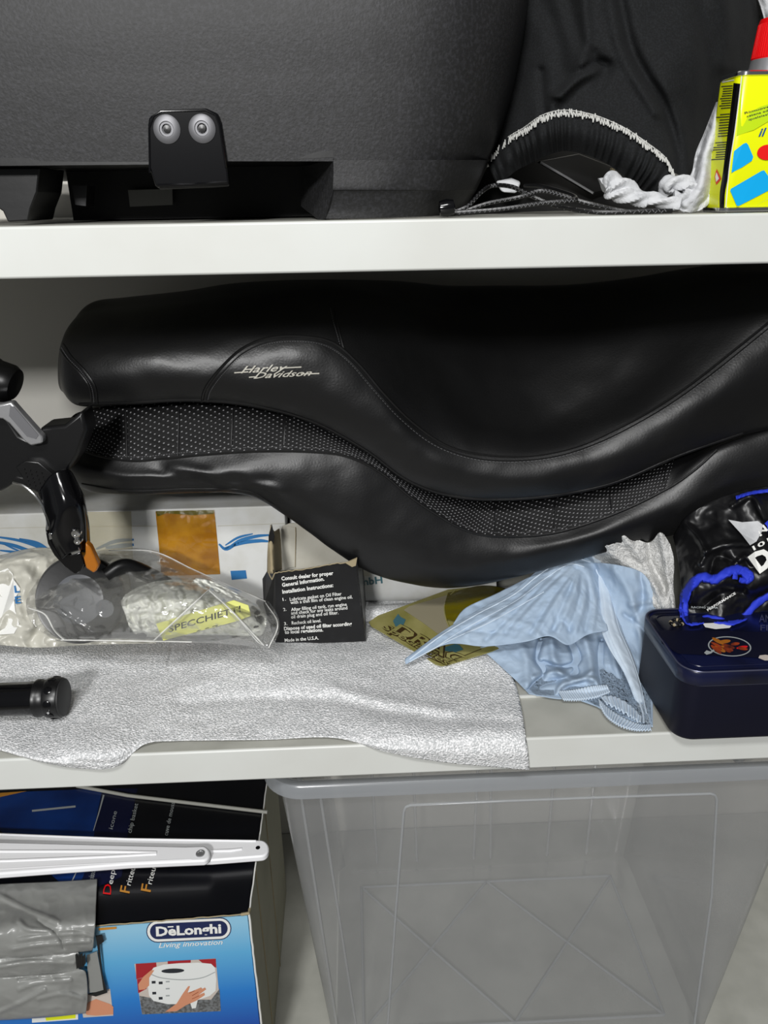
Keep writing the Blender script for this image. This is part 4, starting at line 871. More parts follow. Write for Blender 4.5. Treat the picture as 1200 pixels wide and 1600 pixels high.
cl('lower_gather', [[(750, 1012, .125), (790, 1003, .128), (840, 998, .13), (890, 990, .135), (940, 985, .14), (975, 1000, .135)], [(768, 1028, .11), (805, 1026, .105), (850, 1024, .108), (890, 1022, .112), (935, 1022, .115), (980, 1035, .11)],
   [(790, 1048, .092), (820, 1052, .086), (860, 1050, .088), (900, 1048, .09), (940, 1052, .09), (990, 1072, .08)], [(815, 1072, .073), (836, 1074, .069), (868, 1074, .069), (905, 1074, .07), (945, 1080, .065), (1000, 1100, .055)],
   [(826, 1084, .068), (842, 1087, .066), (872, 1092, .061), (908, 1092, .061), (948, 1112, .045), (1012, 1137, .024)]],
   [([(845, 1000), (838, 1030), (850, 1050), (828, 1080)], 5, -.014), ([(812, 1000), (822, 1030), (824, 1072)], 8, .006), ([(850, 1035), (880, 1042), (905, 1030), (895, 1005)], 4, -.013), ([(862, 1000), (866, 1030), (880, 1062)], 7, .009), ([(885, 1000), (895, 1020), (900, 1050)], 4, -.010),
    ([(915, 1000), (922, 1030), (925, 1062)], 8, .011), ([(900, 1050), (880, 1060), (855, 1066), (835, 1072)], 5, -.008), ([(835, 1058), (870, 1050), (900, 1062), (925, 1050)], 4, .006), ([(940, 1000), (938, 1040), (950, 1075)], 5, -.013), ([(955, 1010), (965, 1050), (985, 1095)], 6, .009), ([(870, 1085), (880, 1070), (925, 1060), (935, 1075)], 4, .007), ([(920, 1080), (890, 1076)], 3, -.006)], .0025, .0008, 170, 120, 3)
def ruff(nm, top, bot, n, amp):
    base = keep(lambda p, px, py, u, v: p-ray(px, py)*.0016*math.sin(v*math.pi), .0065)
    def fn(p, px, py, u, v): return base(p, px, py, u, v)+Vector((0, -.3, 1))*amp*1.2*math.sin(u*n+math.sin(u*17))*(.35+.65*v)
    mid = [((a[0]+b[0])/2, (a[1]+b[1])/2, (a[2]+b[2])/2-.002) for a, b in zip(top, bot)]
    patch(nm, rowsY([top, mid, bot]), m_clothseam, bc, 200, 12, keep(fn, .0055), solid=.0008)
cl('under_layer', [[(800, 1005, .13), (880, 1000, .135), (960, 1005, .135), (1018, 1020, .13)], [(812, 1040, .1), (880, 1040, .105), (960, 1045, .1), (1020, 1060, .095)], [(826, 1075, .074), (885, 1078, .074), (965, 1085, .068), (1020, 1098, .06)], [(838, 1087, .066), (890, 1090, .064), (970, 1118, .042), (1020, 1136, .028)]],
   [([(830, 1010), (850, 1080)], 6, -.004), ([(900, 1010), (910, 1080)], 6, .004), ([(960, 1010), (985, 1110)], 6, -.004)], .002, .0008, 60, 50, 8)
ruff('elastic_hem', [(872, 1080, .06), (895, 1078, .06), (925, 1072, .062), (948, 1070, .066)], [(880, 1094, .057), (905, 1094, .057), (932, 1090, .059), (953, 1082, .062)], 130, .0012)
ruff('elastic_hem', [(935, 1092, .055), (950, 1106, .045), (975, 1122, .034), (1000, 1132, .026), (1017, 1132, .022)], [(937, 1102, .05), (948, 1120, .036), (968, 1134, .025), (992, 1141, .017), (1018, 1141, .013)], 150, .0012)
ruff('hem_fold', [(938, 1088, .05), (960, 1088, .05), (985, 1102, .044), (1002, 1120, .034)], [(945, 1098, .046), (965, 1108, .038), (985, 1120, .033), (1000, 1130, .028)], 60, .0016)
A_ = [[(634, 1029, .105), (690, 988, .125), (745, 955, .148), (800, 925, .168), (845, 888, .188), (890, 864, .198), (925, 870, .195), (945, 888, .19)],
      [(633, 1031, .103), (692, 993, .117), (750, 966, .132), (810, 944, .142), (850, 914, .158), (890, 892, .168), (922, 902, .168), (943, 925, .165)],
      [(633, 1034, .101), (694, 999, .112), (755, 985, .119), (815, 972, .121), (855, 950, .127), (890, 938, .132), (920, 945, .137), (944, 958, .138)],
      [(634, 1038, .099), (697, 1007, .105), (758, 1010, .104), (820, 1003, .100), (858, 994, .101), (888, 1008, .095), (918, 992, .105), (950, 985, .112)]]
rad = []
for (a, b, c) in (((900, 880), (850, 930), (800, 985)), ((905, 885), (872, 935), (840, 990)), ((908, 885), (895, 930), (872, 985)), ((912, 885), (915, 930), (900, 985)), ((880, 885), (820, 950), (770, 1000)), ((860, 895), (790, 955), (730, 990)), ((918, 890), (930, 940), (925, 985))):
    rad.append(([a, b, c], 4, .0022)); rad.append(([(a[0]-6, a[1]+5), (b[0]-9, b[1]), (c[0]-11, c[1])], 4, -.0022))
o, CA = cl('draped_front', A_, rad+[([(760, 965), (820, 975), (850, 1000)], 5, .002), ([(720, 985), (790, 990)], 4, -.002), ([(865, 985), (878, 970), (890, 985)], 5, -.004)], .0025, .001, 190, 100, 5)
B_ = [[(918, 874, .196), (927, 869, .197), (938, 874, .198), (946, 886, .198)], [(932, 925, .164), (940, 922, .16), (950, 922, .164), (958, 928, .172)], [(937, 975, .126), (948, 972, .122), (962, 975, .126), (972, 985, .13)],
      [(950, 1010, .1), (965, 1012, .095), (980, 1018, .098), (990, 1030, .1)], [(975, 1052, .072), (985, 1055, .068), (996, 1062, .07), (1004, 1075, .073)], [(994, 1100, .042), (1000, 1102, .038), (1008, 1108, .038), (1013, 1118, .04)], [(998, 1128, .028), (1003, 1132, .024), (1010, 1135, .024), (1016, 1137, .024)]]
o, CBB = cl('hem_band', B_, [([(940, 870), (952, 925), (963, 980), (990, 1040), (1008, 1110)], 3, .002)], .001, .0006, 40, 120, 6, m_clothseam)
def seam(b, pts, r=.0006, n=60, st=True, d=5):
    q = on(b, spl(pts, n), .0003)
    if len(q) > 3: obj('hem_seam', *tube(q, r*1.4, 6), m_clothseam, bc)
    if st:
        V, fs = dashes(b, offs(pts, d), .00025, n*2, .0005)
        if V: tag(obj('stitching', V, fs, m_cloth, bc), kind='stuff')
top = [(640, 1030), (692, 992), (746, 960), (802, 930), (846, 896), (888, 872), (922, 878)]
seam(CA, top, .0007); seam(CA, offs(top, 10)[1:-1], .0005); seam(CA, [(640, 1034), (700, 1002), (760, 975), (815, 945), (850, 925)], .0005, st=False)
seam(CBB, [(926, 875), (940, 925), (947, 975), (962, 1015), (985, 1060), (1003, 1110), (1006, 1130)], .0006); seam(CBB, [(940, 880), (954, 928), (966, 980), (985, 1025), (1000, 1070), (1010, 1115)], .0006, st=False)

# ------------------------------------------------------------------ navy tin
nv = thing('navy_tin', 'navy blue painted tin box with worn rim at the right end of the middle shelf', 'tin', PZ(1100, 1158, .0023))
ty0 = PZ(1100, 1158, .0023).y; tz = .0023
ztop = PY(1120, 1050, ty0).z; tx0 = PZ(1023, 985, ztop).x
B0 = (tx0, tx0+.24, ty0, ty0+.108)
V, fs = loft_rr(*B0, .018, [(.004, tz), (.001, tz+.0015), (0, tz+.004), (0, ztop-.014)], 10); tb = obj('tin_body', V, fs, m_tin, nv)
V, fs = loft_rr(B0[0]-.001, B0[1]+.001, B0[2]-.001, B0[3]+.001, .0185, [(.0008, ztop-.014), (0, ztop-.013), (0, ztop-.001), (.001, ztop+.0004), (.0025, ztop+.0006), (.004, ztop-.0002), (.0048, ztop-.0014), (.008, ztop-.0014), (.010, ztop-.0004)], 10)
ld = obj('lid', V, fs, m_tinlid, nv); LD = bvh_of(V, fs)
for dz, rr_ in ((.0004, .0007), (-.0135, .0005)):
    ring_ = rrect(B0[0]-.0002, B0[1]+.0002, B0[2]-.0002, B0[3]+.0002, .0185, 10); obj('worn_edge', *tube([Vector((a, b, ztop+dz)) for a, b in ring_], rr_, 6, closed=True), m_tinedge, ld)
inner = rrect(B0[0]+.009, B0[1]-.009, B0[2]+.009, B0[3]-.009, .011, 8); obj('lid_ridge', *tube([Vector((a, b, ztop-.0002)) for a, b in inner], .0006, 6, closed=True), m_tinlid, ld)
pl_ = [PZ(x, y, ztop) for x, y in ((1034, 1006), (1060, 1022), (1215, 1030), (1215, 988), (1030, 985))]
obj('dark_picture_field', [p+Vector((0, 0, .0004)) for p in pl_], [(0, 1, 2, 3, 4)], m_tin, ld, smooth=False)
LT = bvh_of([PZ(x, y, ztop+.0006) for x, y in ((900, 900), (1400, 900), (1400, 1100), (900, 1100))], [(0, 1, 2, 3)])
print_on('plate_print', LT, ell(1140, 1010, 34, 15.5, 36, rot=5), m_fryershade, ld, .0003)
print_on('plate_inner', LT, ell(1140, 1010, 32, 14, 36, rot=5), m_tin, ld, .0005)
random.seed(11)
for k in range(15):
    x = 1140+random.uniform(-21, 21); y = 1009+random.uniform(-8, 8); print_on('shellfish_print', LT, ell(x, y, random.uniform(6, 11), random.uniform(2, 3.4), 12, rot=random.uniform(-10, 40)), random.choice((m_dishes, m_amber, m_redprint if k == 3 else m_dishes)), ld, .0007+.00004*k)
print_on('spoon_print', LT, [(1100, 1020), (1104, 1016), (1110, 1018), (1118, 1012), (1120, 1014), (1111, 1021), (1104, 1023)], m_fryershade, ld, .0006)
print_on('cream_print', LT, [(1185, 1028), (1187, 1024), (1196, 1023), (1215, 1026), (1215, 1032), (1195, 1032)], m_tile2, ld, .0006)
text('lid_text', 'AND', LT, (1186, 972), (1215, 972), 12, m_tinedge, ld, .01); text('lid_text', 'FISH', LT, (1188, 985), (1222, 985), 9, m_tinedge, ld, .01)
cr_ = thing('hair_tie', 'small dark beaded band lying on the rear left corner of the navy tin lid', 'band', PZ(1057, 975, ztop))
q = cr([PZ(1048, 972, ztop+.003), PZ(1054, 968, ztop+.003), PZ(1062, 970, ztop+.003), PZ(1066, 975, ztop+.003), PZ(1058, 977, ztop+.003), PZ(1050, 975, ztop+.003)], 24, True)
obj('band_core', *tube(q, .0014, 6, closed=True), m_black, cr_)
for k in range(0, 24, 2): obj('bead', *lathe([(.0001, -.0018), (.0014, -.001), (.0018, 0), (.0014, .001), (.0001, .0018)], q[k], (0, 0, 1), 8), m_torn if k % 6 == 0 else m_gloss, cr_)

# ------------------------------------------------------------------ black gloves-like garment with blue trim
gl = thing('black_satin_garment', 'shiny black sports garment with royal blue trim and white lettering heaped on the navy tin', 'garment', PZ(1120, 978, ztop))
rows = rowsY([[(1052, 838, .165), (1075, 805, .155), (1120, 780, .15), (1165, 765, .15), (1230, 755, .15)], [(1058, 865, .14), (1085, 840, .135), (1130, 815, .13), (1175, 800, .13), (1235, 790, .13)],
              [(1063, 900, .115), (1090, 885, .105), (1135, 870, .1), (1180, 860, .105), (1235, 850, .11)], [(1066, 935, .095), (1098, 915, .085), (1138, 905, .08), (1180, 905, .083), (1235, 895, .085)],
              [(1068, 962, .086), (1100, 948, .085), (1140, 942, .085), (1180, 935, .088), (1235, 925, .09)], [(1072, 975, .076), (1105, 974, .076), (1145, 971, .078), (1185, 965, .082), (1235, 955, .088)]])
gf = folder([([(1070, 820), (1088, 835), (1102, 860)], 5, .006), ([(1102, 862), (1130, 852), (1170, 850)], 4, .007), ([(1095, 880), (1105, 862)], 4, .005), ([(1145, 790), (1175, 775), (1195, 810)], 5, .006), ([(1110, 895), (1120, 870), (1150, 880)], 6, -.006), ([(1100, 945), (1130, 925), (1160, 925)], 8, -.008), ([(1150, 880), (1165, 870), (1175, 880)], 4, .005), ([(1085, 900), (1080, 940)], 6, .004)], .004, 22, .0012, 20, 15)
o, GL = patch('satin_body', rows, m_glove, gl, 120, 90, gf, solid=.001)
def trim(nm, pts, wd, n=90, wob=.1, off=.003):
    q = spl(pts, n); V = []; K_ = 7
    for i, (x, y) in enumerate(q):
        a = q[max(0, i-1)]; c = q[min(n-1, i+1)]; dx, dy = c[0]-a[0], c[1]-a[1]; L = math.hypot(dx, dy) or 1; nx, ny = -dy/L, dx/L
        w_ = wd/2*(1+wob*math.sin(i*.55)+wob*.5*math.sin(i*1.3))
        for k in range(K_):
            t = (k/(K_-1)*2-1); X, Yy = x+nx*w_*t, y+ny*w_*t
            h = hit(GL, X, Yy, off+.003*math.sqrt(max(0, 1-t*t))+.0004*math.sin(i*.7+k))
            if h is None:
                h = hit(LD, X, Yy, off) or PZ(X, Yy, ztop+.003)
                if abs(h.z-ztop) < .004 and h.z < ztop+.002: h.z = ztop+.002
            V.append(h)
    fs = [(i*K_+k, i*K_+k+1, (i+1)*K_+k+1, (i+1)*K_+k) for i in range(n-1) for k in range(K_-1)]
    return obj(nm, V, fs, m_blue, gl, solid=.0012)
trim('blue_trim', [(1172, 903), (1160, 893), (1148, 890), (1135, 895), (1118, 905), (1108, 904), (1095, 902), (1080, 915), (1071, 930), (1068, 950), (1069, 965)], 14)
trim('blue_trim', [(1068, 958), (1074, 970), (1088, 973), (1105, 966), (1125, 970), (1145, 972), (1162, 965), (1180, 945), (1200, 932), (1225, 922)], 11)
trim('blue_trim', [(1148, 905), (1150, 894), (1163, 890), (1174, 900), (1168, 908), (1155, 906)], 8)
trim('blue_trim', [(1150, 778), (1172, 771), (1200, 767), (1230, 765)], 5)
V, fs = ribbon(GL, [(1198, 815), (1203, 822), (1206, 840)], 9, 10, .004); obj('blue_trim', V, fs, m_blue, gl)
print_on('pale_flap', GL, [(1138, 812), (1160, 816), (1184, 814), (1192, 820), (1190, 832), (1182, 846), (1172, 852), (1158, 834)], m_rag, gl, .007)
text('white_lettering', 'PERFORMANCE', GL, (1106, 955), (1150, 928), 3.6, m_paper, gl, .03, 0, .004)
text('white_lettering', 'RACING WEAR', GL, (1080, 950), (1122, 951), 3, m_fryershade, gl, .02, 0, .004)
text('white_lettering', 'N', GL, (1188, 838), (1200, 828), 11, m_paper, gl, .03, 0, .006)
text('white_lettering', '101', GL, (1178, 860), (1204, 846), 7, m_paper, gl, .02, 0, .006)
text('white_lettering', 'D', GL, (1186, 895), (1212, 876), 30, m_paper, gl, .05, 0, .006)
print_on('white_base', LT, [(1098, 974), (1148, 972), (1140, 981), (1118, 983), (1102, 980)], m_paper, ld, .0008)

# ------------------------------------------------------------------ bottom shelf: fryer carton
fx = thing('fryer_carton', 'blue and black deep fryer carton standing under the middle shelf, left', 'box', (-.3, .2, T3T))
zT = PY(389, 1428, .03).z
a0 = PZ(389, 1428, zT); a1 = PZ(-10, 1459, zT); d_ = (a1-a0).normalized(); nrm = Vector((0, 0, 1)).cross(d_); nrm = nrm if nrm.y < 0 else -nrm
bkc = PZ(415, 1240, zT); dep_v = (bkc-a0).normalized()
Wd, Dp = .42, .285
P_ = [a0, a0+d_*Wd, a0+d_*Wd+dep_v*Dp, a0+dep_v*Dp]; base_ = [Vector((p.x, p.y, T3T+.0003)) for p in P_]
fx.location = base_of(base_+P_)
fo_ = (a0, nrm)
def PF(x, y, h=0): return PP(x, y, a0+nrm*h, nrm)
def ofs(ps, v): return [p+v for p in ps]
ff_ = obj('front_face', *prism([base_[0], base_[1], P_[1], P_[0]], -nrm*.002), m_front, fx, smooth=False)
tf = obj('top_face', *prism([P_[0], P_[1], P_[2], P_[3]], Vector((0, 0, -.002))), m_boxtop, fx, smooth=False)
obj('side_face', *prism([base_[0], P_[0], P_[3], base_[3]], d_*.002), m_kraft, fx, smooth=False)
obj('side_face', *prism([base_[1], P_[1], P_[2], base_[2]], -d_*.002), m_kraft, fx, smooth=False)
obj('back_face', *prism([base_[3], P_[3], P_[2], base_[2]], nrm*.002), m_kraft, fx, smooth=False)
FB = bvh_of([base_[0], base_[1], P_[1], P_[0]], [(0, 1, 2, 3)]); TB = bvh_of(P_, [(0, 1, 2, 3)])
# worn white edges
for a, b, r in ((P_[0], P_[3], .0009), (P_[0], base_[0], .0011)): obj('worn_edge', *tube([a.lerp(b, k/30)+Vector((random.uniform(-.0003, .0003), 0, random.uniform(-.0002, .0003))) for k in range(31)], r, 6), m_paper, fx)
obj('worn_edge', *tube([P_[0].lerp(P_[1], k/80)+Vector((0, random.uniform(-.0004, .0002), random.uniform(-.0002, .0004))) for k in range(81)], .0007, 5), m_torn, fx)
obj('crushed_corner', *tube([P_[0]+d_*.008, P_[0]+Vector((0, 0, .001)), P_[0]+dep_v*.006], .0016, 6), m_torn, fx)
sideF = (base_[0]+P_[3])/2; sn = -d_
for k, (u0, u1) in enumerate(((.2, .22), (.55, .56))):
    q = [P_[0].lerp(P_[3], u0)-d_*.0006, base_[0].lerp(base_[3], u1)-d_*.0006]; obj('side_crease', *tube(q, .0006, 5), m_torn, fx)
# top print
print_on('blue_field', TB, [(-60, 1245), (0, 1239), (60, 1236), (160, 1232), (148, 1290), (145, 1330), (118, 1400), (100, 1455), (-60, 1470)], m_boxblue, tf, .0004)
print_on('navy_field', TB, [(160, 1232), (215, 1232), (200, 1300), (190, 1370), (170, 1447), (100, 1455), (118, 1400), (145, 1330), (148, 1290)], m_boxnavy, tf, .0005)
print_on('amber_field', TB, [(-30, 1242), (0, 1239), (42, 1236), (20, 1241), (-30, 1252)], m_gold, tf, .0007)
V, fs = ribbon(TB, [(162, 1242), (155, 1268), (146, 1298)], 2.2, 8, .0009, lambda t: 1.2-.8*t); obj('white_rule', V, fs, m_fryershade, tf)
V, fs = ribbon(TB, [(120, 1361), (112, 1378)], 1.6, 5, .0009); obj('white_rule', V, fs, m_fryershade, tf)
V, fs = ribbon(TB, [(50, 1267), (118, 1260)], 3, 8, .0009); obj('white_rule', V, fs, m_fryershade, tf)
def vt(s, x0_, y0_, x1_, y1_, h, M, bo=0): text('print_word', s, TB, (x0_, y0_), (x1_, y1_), h, M, tf, bo, 0, .0009)
vt('D', 173, 1398, 175, 1382, 13, m_red, .0); vt('eep-frying', 176, 1382, 188, 1318, 9, m_paper)
vt('F', 202, 1396, 204, 1386, 16, m_gold, .01); vt('ritteuse', 204, 1384, 215, 1344, 9, m_paper)
vt('F', 235, 1394, 237, 1383, 16, m_gold, .01); vt('riteuse', 237, 1382, 247, 1344, 9, m_paper)
vt('cuisson', 145, 1378, 150, 1358, 9, m_fryershade)
vt('icone', 176, 1296, 183, 1268, 7, m_fryershade); vt('chip basket', 205, 1302, 216, 1256, 7, m_fryershade); vt('cuve de mousse', 262, 1306, 274, 1250, 7, m_fryershade)
# front print
def fp_(nm, pts, M, off): return print_on(nm, FB, pts, M, ff_, off)
def pill(x0_, y0_, x1_, y1_, r, n=10):
    dx, dy = x1_-x0_, y1_-y0_; a = math.degrees(math.atan2(dy, dx)); out = []
    for k in range(n+1): t = math.radians(a+90+180*k/n); out.append((x0_+r*math.cos(t), y0_+r*math.sin(t)))
    for k in range(n+1): t = math.radians(a-90+180*k/n); out.append((x1_+r*math.cos(t), y1_+r*math.sin(t)))
    return out
fp_('logo_rim', pill(246, 1455.5, 344, 1451, 17.5), m_navy, .0004); fp_('logo_ring', pill(246, 1455.5, 344, 1451, 16), m_paper, .0007); fp_('logo_field', pill(246.5, 1455.5, 343.5, 1451, 12.2), m_navy, .001)
lg = text('logo_word', 'DeLonghi', FB, (244, 1462.5), (346, 1457.5), 14.5, m_paper, ff_, .035, 0, .0014)
fp_('macron', [(262, 1449.3), (271, 1448.9), (271, 1447), (262, 1447.4)], m_paper, .0014)
text('slogan', 'Living innovation', FB, (248, 1481), (348, 1475.5), 8, m_paper, ff_, .008, .3, .001)
fp_('photo_field', [(210, 1506), (337, 1497.5), (345, 1580), (222, 1585)], m_tile2, .0004)
for pts in (((212, 1506), (244, 1504), (246, 1522), (213, 1530)), ((262, 1502), (298, 1500), (298, 1506), (262, 1508)), ((310, 1499.5), (337, 1498), (338, 1512), (318, 1506)), ((214, 1530), (228, 1527), (229, 1545), (216, 1552))): fp_('red_tile', pts, m_tile, .0006)
fp_('worktop', [(218, 1556), (250, 1562), (330, 1562), (343, 1545), (345, 1580), (222, 1585)], m_granite, .0006)
fp_('fryer_foot', [(295, 1560), (310, 1558), (306, 1575), (300, 1576)], m_fryer, .0009)
fp_('fryer_print', [(234, 1520), (240, 1512), (256, 1507), (280, 1505), (310, 1504), (330, 1506), (336, 1512), (338, 1530), (337, 1548), (328, 1556), (308, 1563), (285, 1569), (262, 1569), (240, 1564), (233, 1556), (231, 1540)], m_fryer, .0009)
V, fs = ribbon(FB, [(235, 1522), (252, 1528), (285, 1531), (315, 1528), (336, 1519)], 1.2, 24, .0012); obj('fryer_line', V, fs, m_fryershade, ff_)
fp_('fryer_window', ell(270, 1517, 18, 3.6, 20, rot=-2), m_ink, .0012)
for x, y in ((240, 1535), (251, 1536), (241, 1552), (251, 1560), (262, 1534), (262, 1545), (262, 1556)):
    V, fs = ribbon(FB, [(x-3, y), (x+3, y-.3)], 4 if x < 260 else 2, 4, .0012); obj('control_mark', V, fs, m_ink if x < 260 else m_fryershade, ff_)
fp_('hand_print', [(216, 1538), (224, 1526), (236, 1516), (241, 1516), (233, 1528), (233, 1540), (226, 1546), (217, 1547)], m_skin, .0013)
fp_('hand_print', [(258, 1581), (276, 1568), (286, 1552), (294, 1541), (297, 1541), (293, 1551), (300, 1549), (314, 1543), (316, 1545), (306, 1551), (320, 1543), (322, 1546), (310, 1555), (319, 1551), (320, 1555), (306, 1564), (290, 1571), (276, 1580)], m_skin, .0014)
for pts in ([(296, 1552), (304, 1548)], [(300, 1556), (310, 1550)], [(300, 1561), (311, 1556)]): V, fs = ribbon(FB, pts, .7, 4, .0017); obj('finger_line', V, fs, m_dishes, ff_)
fp_('photo_field', [(124, 1556), (172, 1545), (177, 1587), (130, 1590)], m_tile2, .0004)
fp_('hand_print', [(130, 1580), (138, 1566), (150, 1561), (172, 1569), (177, 1573), (177, 1585), (150, 1587), (136, 1586)], m_skin, .0008)
fp_('photo_field', [(50, 1586), (122, 1581), (122, 1593), (50, 1598)], m_fryer, .0005); fp_('yellow_print', [(70, 1585), (118, 1581), (118, 1591), (72, 1595)], m_yellow, .0008)
fp_('amber_mark', [(154, 1450), (182, 1448), (182, 1451.5), (154, 1454)], m_gold, .0008)

# ------------------------------------------------------------------ grey film bags
def onfront(rows, extra):  # rows of (px,py,h): h metres in front of the carton's face
    return [[PF(x, y, h+extra) for x, y, h in r] for r in rows]
g1 = thing('grey_film_bag', 'grey plastic bag folded flat, draped over the top front edge of the fryer carton', 'bag', PZ(60, 1440, zT))
rows = [[PZ(-60, 1386, zT+.004), PZ(20, 1381, zT+.004), PZ(90, 1378, zT+.004), PZ(152, 1374, zT+.004)], [PZ(-60, 1400, zT+.007), PZ(20, 1398, zT+.007), PZ(90, 1396, zT+.007), PZ(151, 1394, zT+.006)], [PZ(-60, 1425, zT+.009), PZ(20, 1422, zT+.010), PZ(90, 1420, zT+.009), PZ(150, 1416, zT+.006)],
        [PF(-60, 1455, .006), PF(20, 1450, .007), PF(90, 1446, .007), PF(149, 1442, .005)], [PF(-60, 1478, .012), PF(20, 1475, .014), PF(90, 1470, .013), PF(147, 1464, .009)], [PF(-60, 1498, .012), PF(20, 1492, .013), PF(90, 1486, .012), PF(146, 1478, .008)], [PF(-60, 1502, .008), PF(20, 1497, .008), PF(90, 1491, .008), PF(144, 1484, .005)]]
kb = folder([([(30, 1468), (70, 1462), (120, 1458), (145, 1462)], 3, .003), ([(20, 1482), (60, 1476), (140, 1470)], 3, .003), ([(0, 1400), (40, 1420), (90, 1440)], 4, .003), ([(60, 1440), (90, 1460), (100, 1480)], 3, -.003), ([(30, 1440), (45, 1452), (80, 1455)], 3, .003)], .003, 30, .0012, 26, 21)
patch('film_fold', rows, m_greybag, g1, 110, 80, kb, solid=.0015)
g2 = thing('grey_film_bag', 'lower grey plastic bag hanging in creased folds before the carton front, bottom left', 'bag', PF(60, 1590, .01))
rows = onfront([[(-60, 1496, .007), (20, 1492, .007), (80, 1489, .007), (122, 1486, .006)], [(-60, 1512, .012), (20, 1508, .013), (80, 1502, .012), (124, 1495, .008)], [(-60, 1528, .010), (20, 1525, .009), (80, 1520, .008), (122, 1512, .006)], [(-60, 1535, .011), (20, 1530, .012), (80, 1526, .012), (134, 1520, .008)],
                [(-60, 1565, .015), (20, 1560, .016), (80, 1556, .015), (137, 1552, .009)], [(-60, 1590, .013), (20, 1586, .013), (80, 1583, .012), (135, 1578, .008)], [(-60, 1596, .008), (20, 1592, .008), (80, 1588, .008), (134, 1582, .005)]], 0)
patch('film_fold', rows, m_greybag, g2, 110, 80, folder([([(0, 1510), (50, 1503), (115, 1505)], 3, .003), ([(30, 1545), (60, 1535), (110, 1530)], 3, .003), ([(0, 1580), (40, 1562), (70, 1545)], 3, .003), ([(60, 1560), (100, 1552), (130, 1560)], 3, .003), ([(30, 1530), (60, 1526)], 3, -.003)], .003, 30, .0012, 26, 23), solid=.0015)
g3 = thing('dark_strip', 'dark grey folded plastic strip hanging beside the lower grey bag', 'strip', PF(148, 1556, .004))
obj('strip_panel', *prism([PF(x, y, .004) for x, y in ((136, 1492), (152, 1486), (160, 1530), (163, 1545), (158, 1548), (139, 1550))], nrm*.001), m_greybag, g3)
obj('strip_edge', *prism([PF(x, y, .0045) for x, y in ((150, 1462), (160, 1460), (163, 1470), (156, 1475), (160, 1520), (168, 1550), (150, 1556), (138, 1553), (162, 1546))], nrm*.0008), m_black, g3)
obj('clip_teeth', *merge(*[prism([PF(118+k*4, 1491+k % 2*3, .013), PF(121+k*4, 1489, .013), PF(124+k*3.4, 1510-k*2, .013), PF(120+k*3, 1513, .013)], nrm*.001) for k in range(4)]), m_black, g3)

# ------------------------------------------------------------------ white bracket arms and rod lying on the carton
def flat(pts, z, th, nm, M, par, bev=.001): return obj(nm, *prism([PZ(x, y, z) for x, y in pts], Vector((0, 0, -th))), M, par, bevel=bev)
def arc_px(cx, cy, r, a0, a1, n=10): return [(cx+r*math.cos(math.radians(a0+(a1-a0)*k/n)), cy+r*math.sin(math.radians(a0+(a1-a0)*k/n))) for k in range(n+1)]
w1 = thing('white_bracket', 'long white tapered metal bracket arm with small end hole lying behind the shorter one', 'bracket', PZ(200, 1320, zT+.002))
z1 = zT+.0135
far = flat([(-120, 1296), (0, 1300), (200, 1309)]+arc_px(407, 1325, 13, -90, 90)+[(330, 1344), (200, 1346), (-120, 1330)], z1, .008, 'arm', m_bracket, w1, .0018)
obj('flange', *tube([PZ(-120, 1299, z1+.0002), PZ(200, 1311, z1+.0002), PZ(400, 1314, z1+.0002)], .0011, 8), m_bracket, w1)
z2 = z1+.0016
obj('hole', *lathe([(.0022, 0), (.0026, .0006), (.0022, .001)], PZ(403, 1325, z1-.0004), (0, 0, 1), 16), m_gloss, w1)
obj('hole_floor', *lathe([(.0022, 0), (.0001, .0002)], PZ(403, 1325, z1+.0004), (0, 0, 1), 16), m_matte, w1)
obj('rib', *tube([PZ(330, 1330, z1-.0003), PZ(360, 1329, z1+.0002), PZ(378, 1327, z1-.0004)], .0016, 8), m_bracket, w1)
w2 = thing('white_bracket', 'shorter white bracket arm with pressed ribs and end rivet lying nearest the shelf front', 'bracket', PZ(100, 1345, zT+.002))
zz2 = z1+.0085
flat([(-120, 1312), (0, 1315), (200, 1320), (290, 1322)]+arc_px(316, 1333, 12, -80, 80)+[(200, 1350), (-120, 1374)], zz2, .008, 'arm', m_bracket, w2, .002)
for pts, r in (([(-120, 1330), (0, 1331), (150, 1331), (245, 1333)], .0022), ([(-120, 1348), (0, 1346), (150, 1340), (245, 1335)], .0022), ([(-120, 1366), (100, 1353), (300, 1343)], .0012)): obj('pressed_rib', *tube(cr([PZ(x, y, zz2-.0009) for x, y in pts], 20), r, 10), m_bracket, w2)
obj('rivet', *lathe([(.0052, 0), (.0048, .001), (.0034, .0013), (.003, .0006), (.0001, .0004)], PZ(313, 1334, zz2-.0001), (0, 0, 1), 20), m_alu, w2)
obj('stand_pin', *lathe([(.004, 0), (.004, .0045)], PZ(300, 1338, z1-.0045+.0045), (0, 0, 1), 14), m_alu, w2)
obj('foot_pin', *lathe([(.004, 0), (.004, zz2-.008-zT)], PZ(-60, 1350, zT), (0, 0, 1), 14), m_alu, w2)
obj('foot_pin', *lathe([(.004, 0), (.004, z1-.008-zT)], PZ(200, 1330, zT), (0, 0, 1), 14), m_alu, w1)
rdz = zT+.0025
tag(obj('grey_rod', *tube([PZ(120, 1228, rdz), PZ(200, 1243, rdz), PZ(300, 1255, rdz), PZ(418, 1269, rdz)], .0022, 12), m_greyrod), 'thin grey metal rod lying across the black carton top behind the white brackets', 'rod')

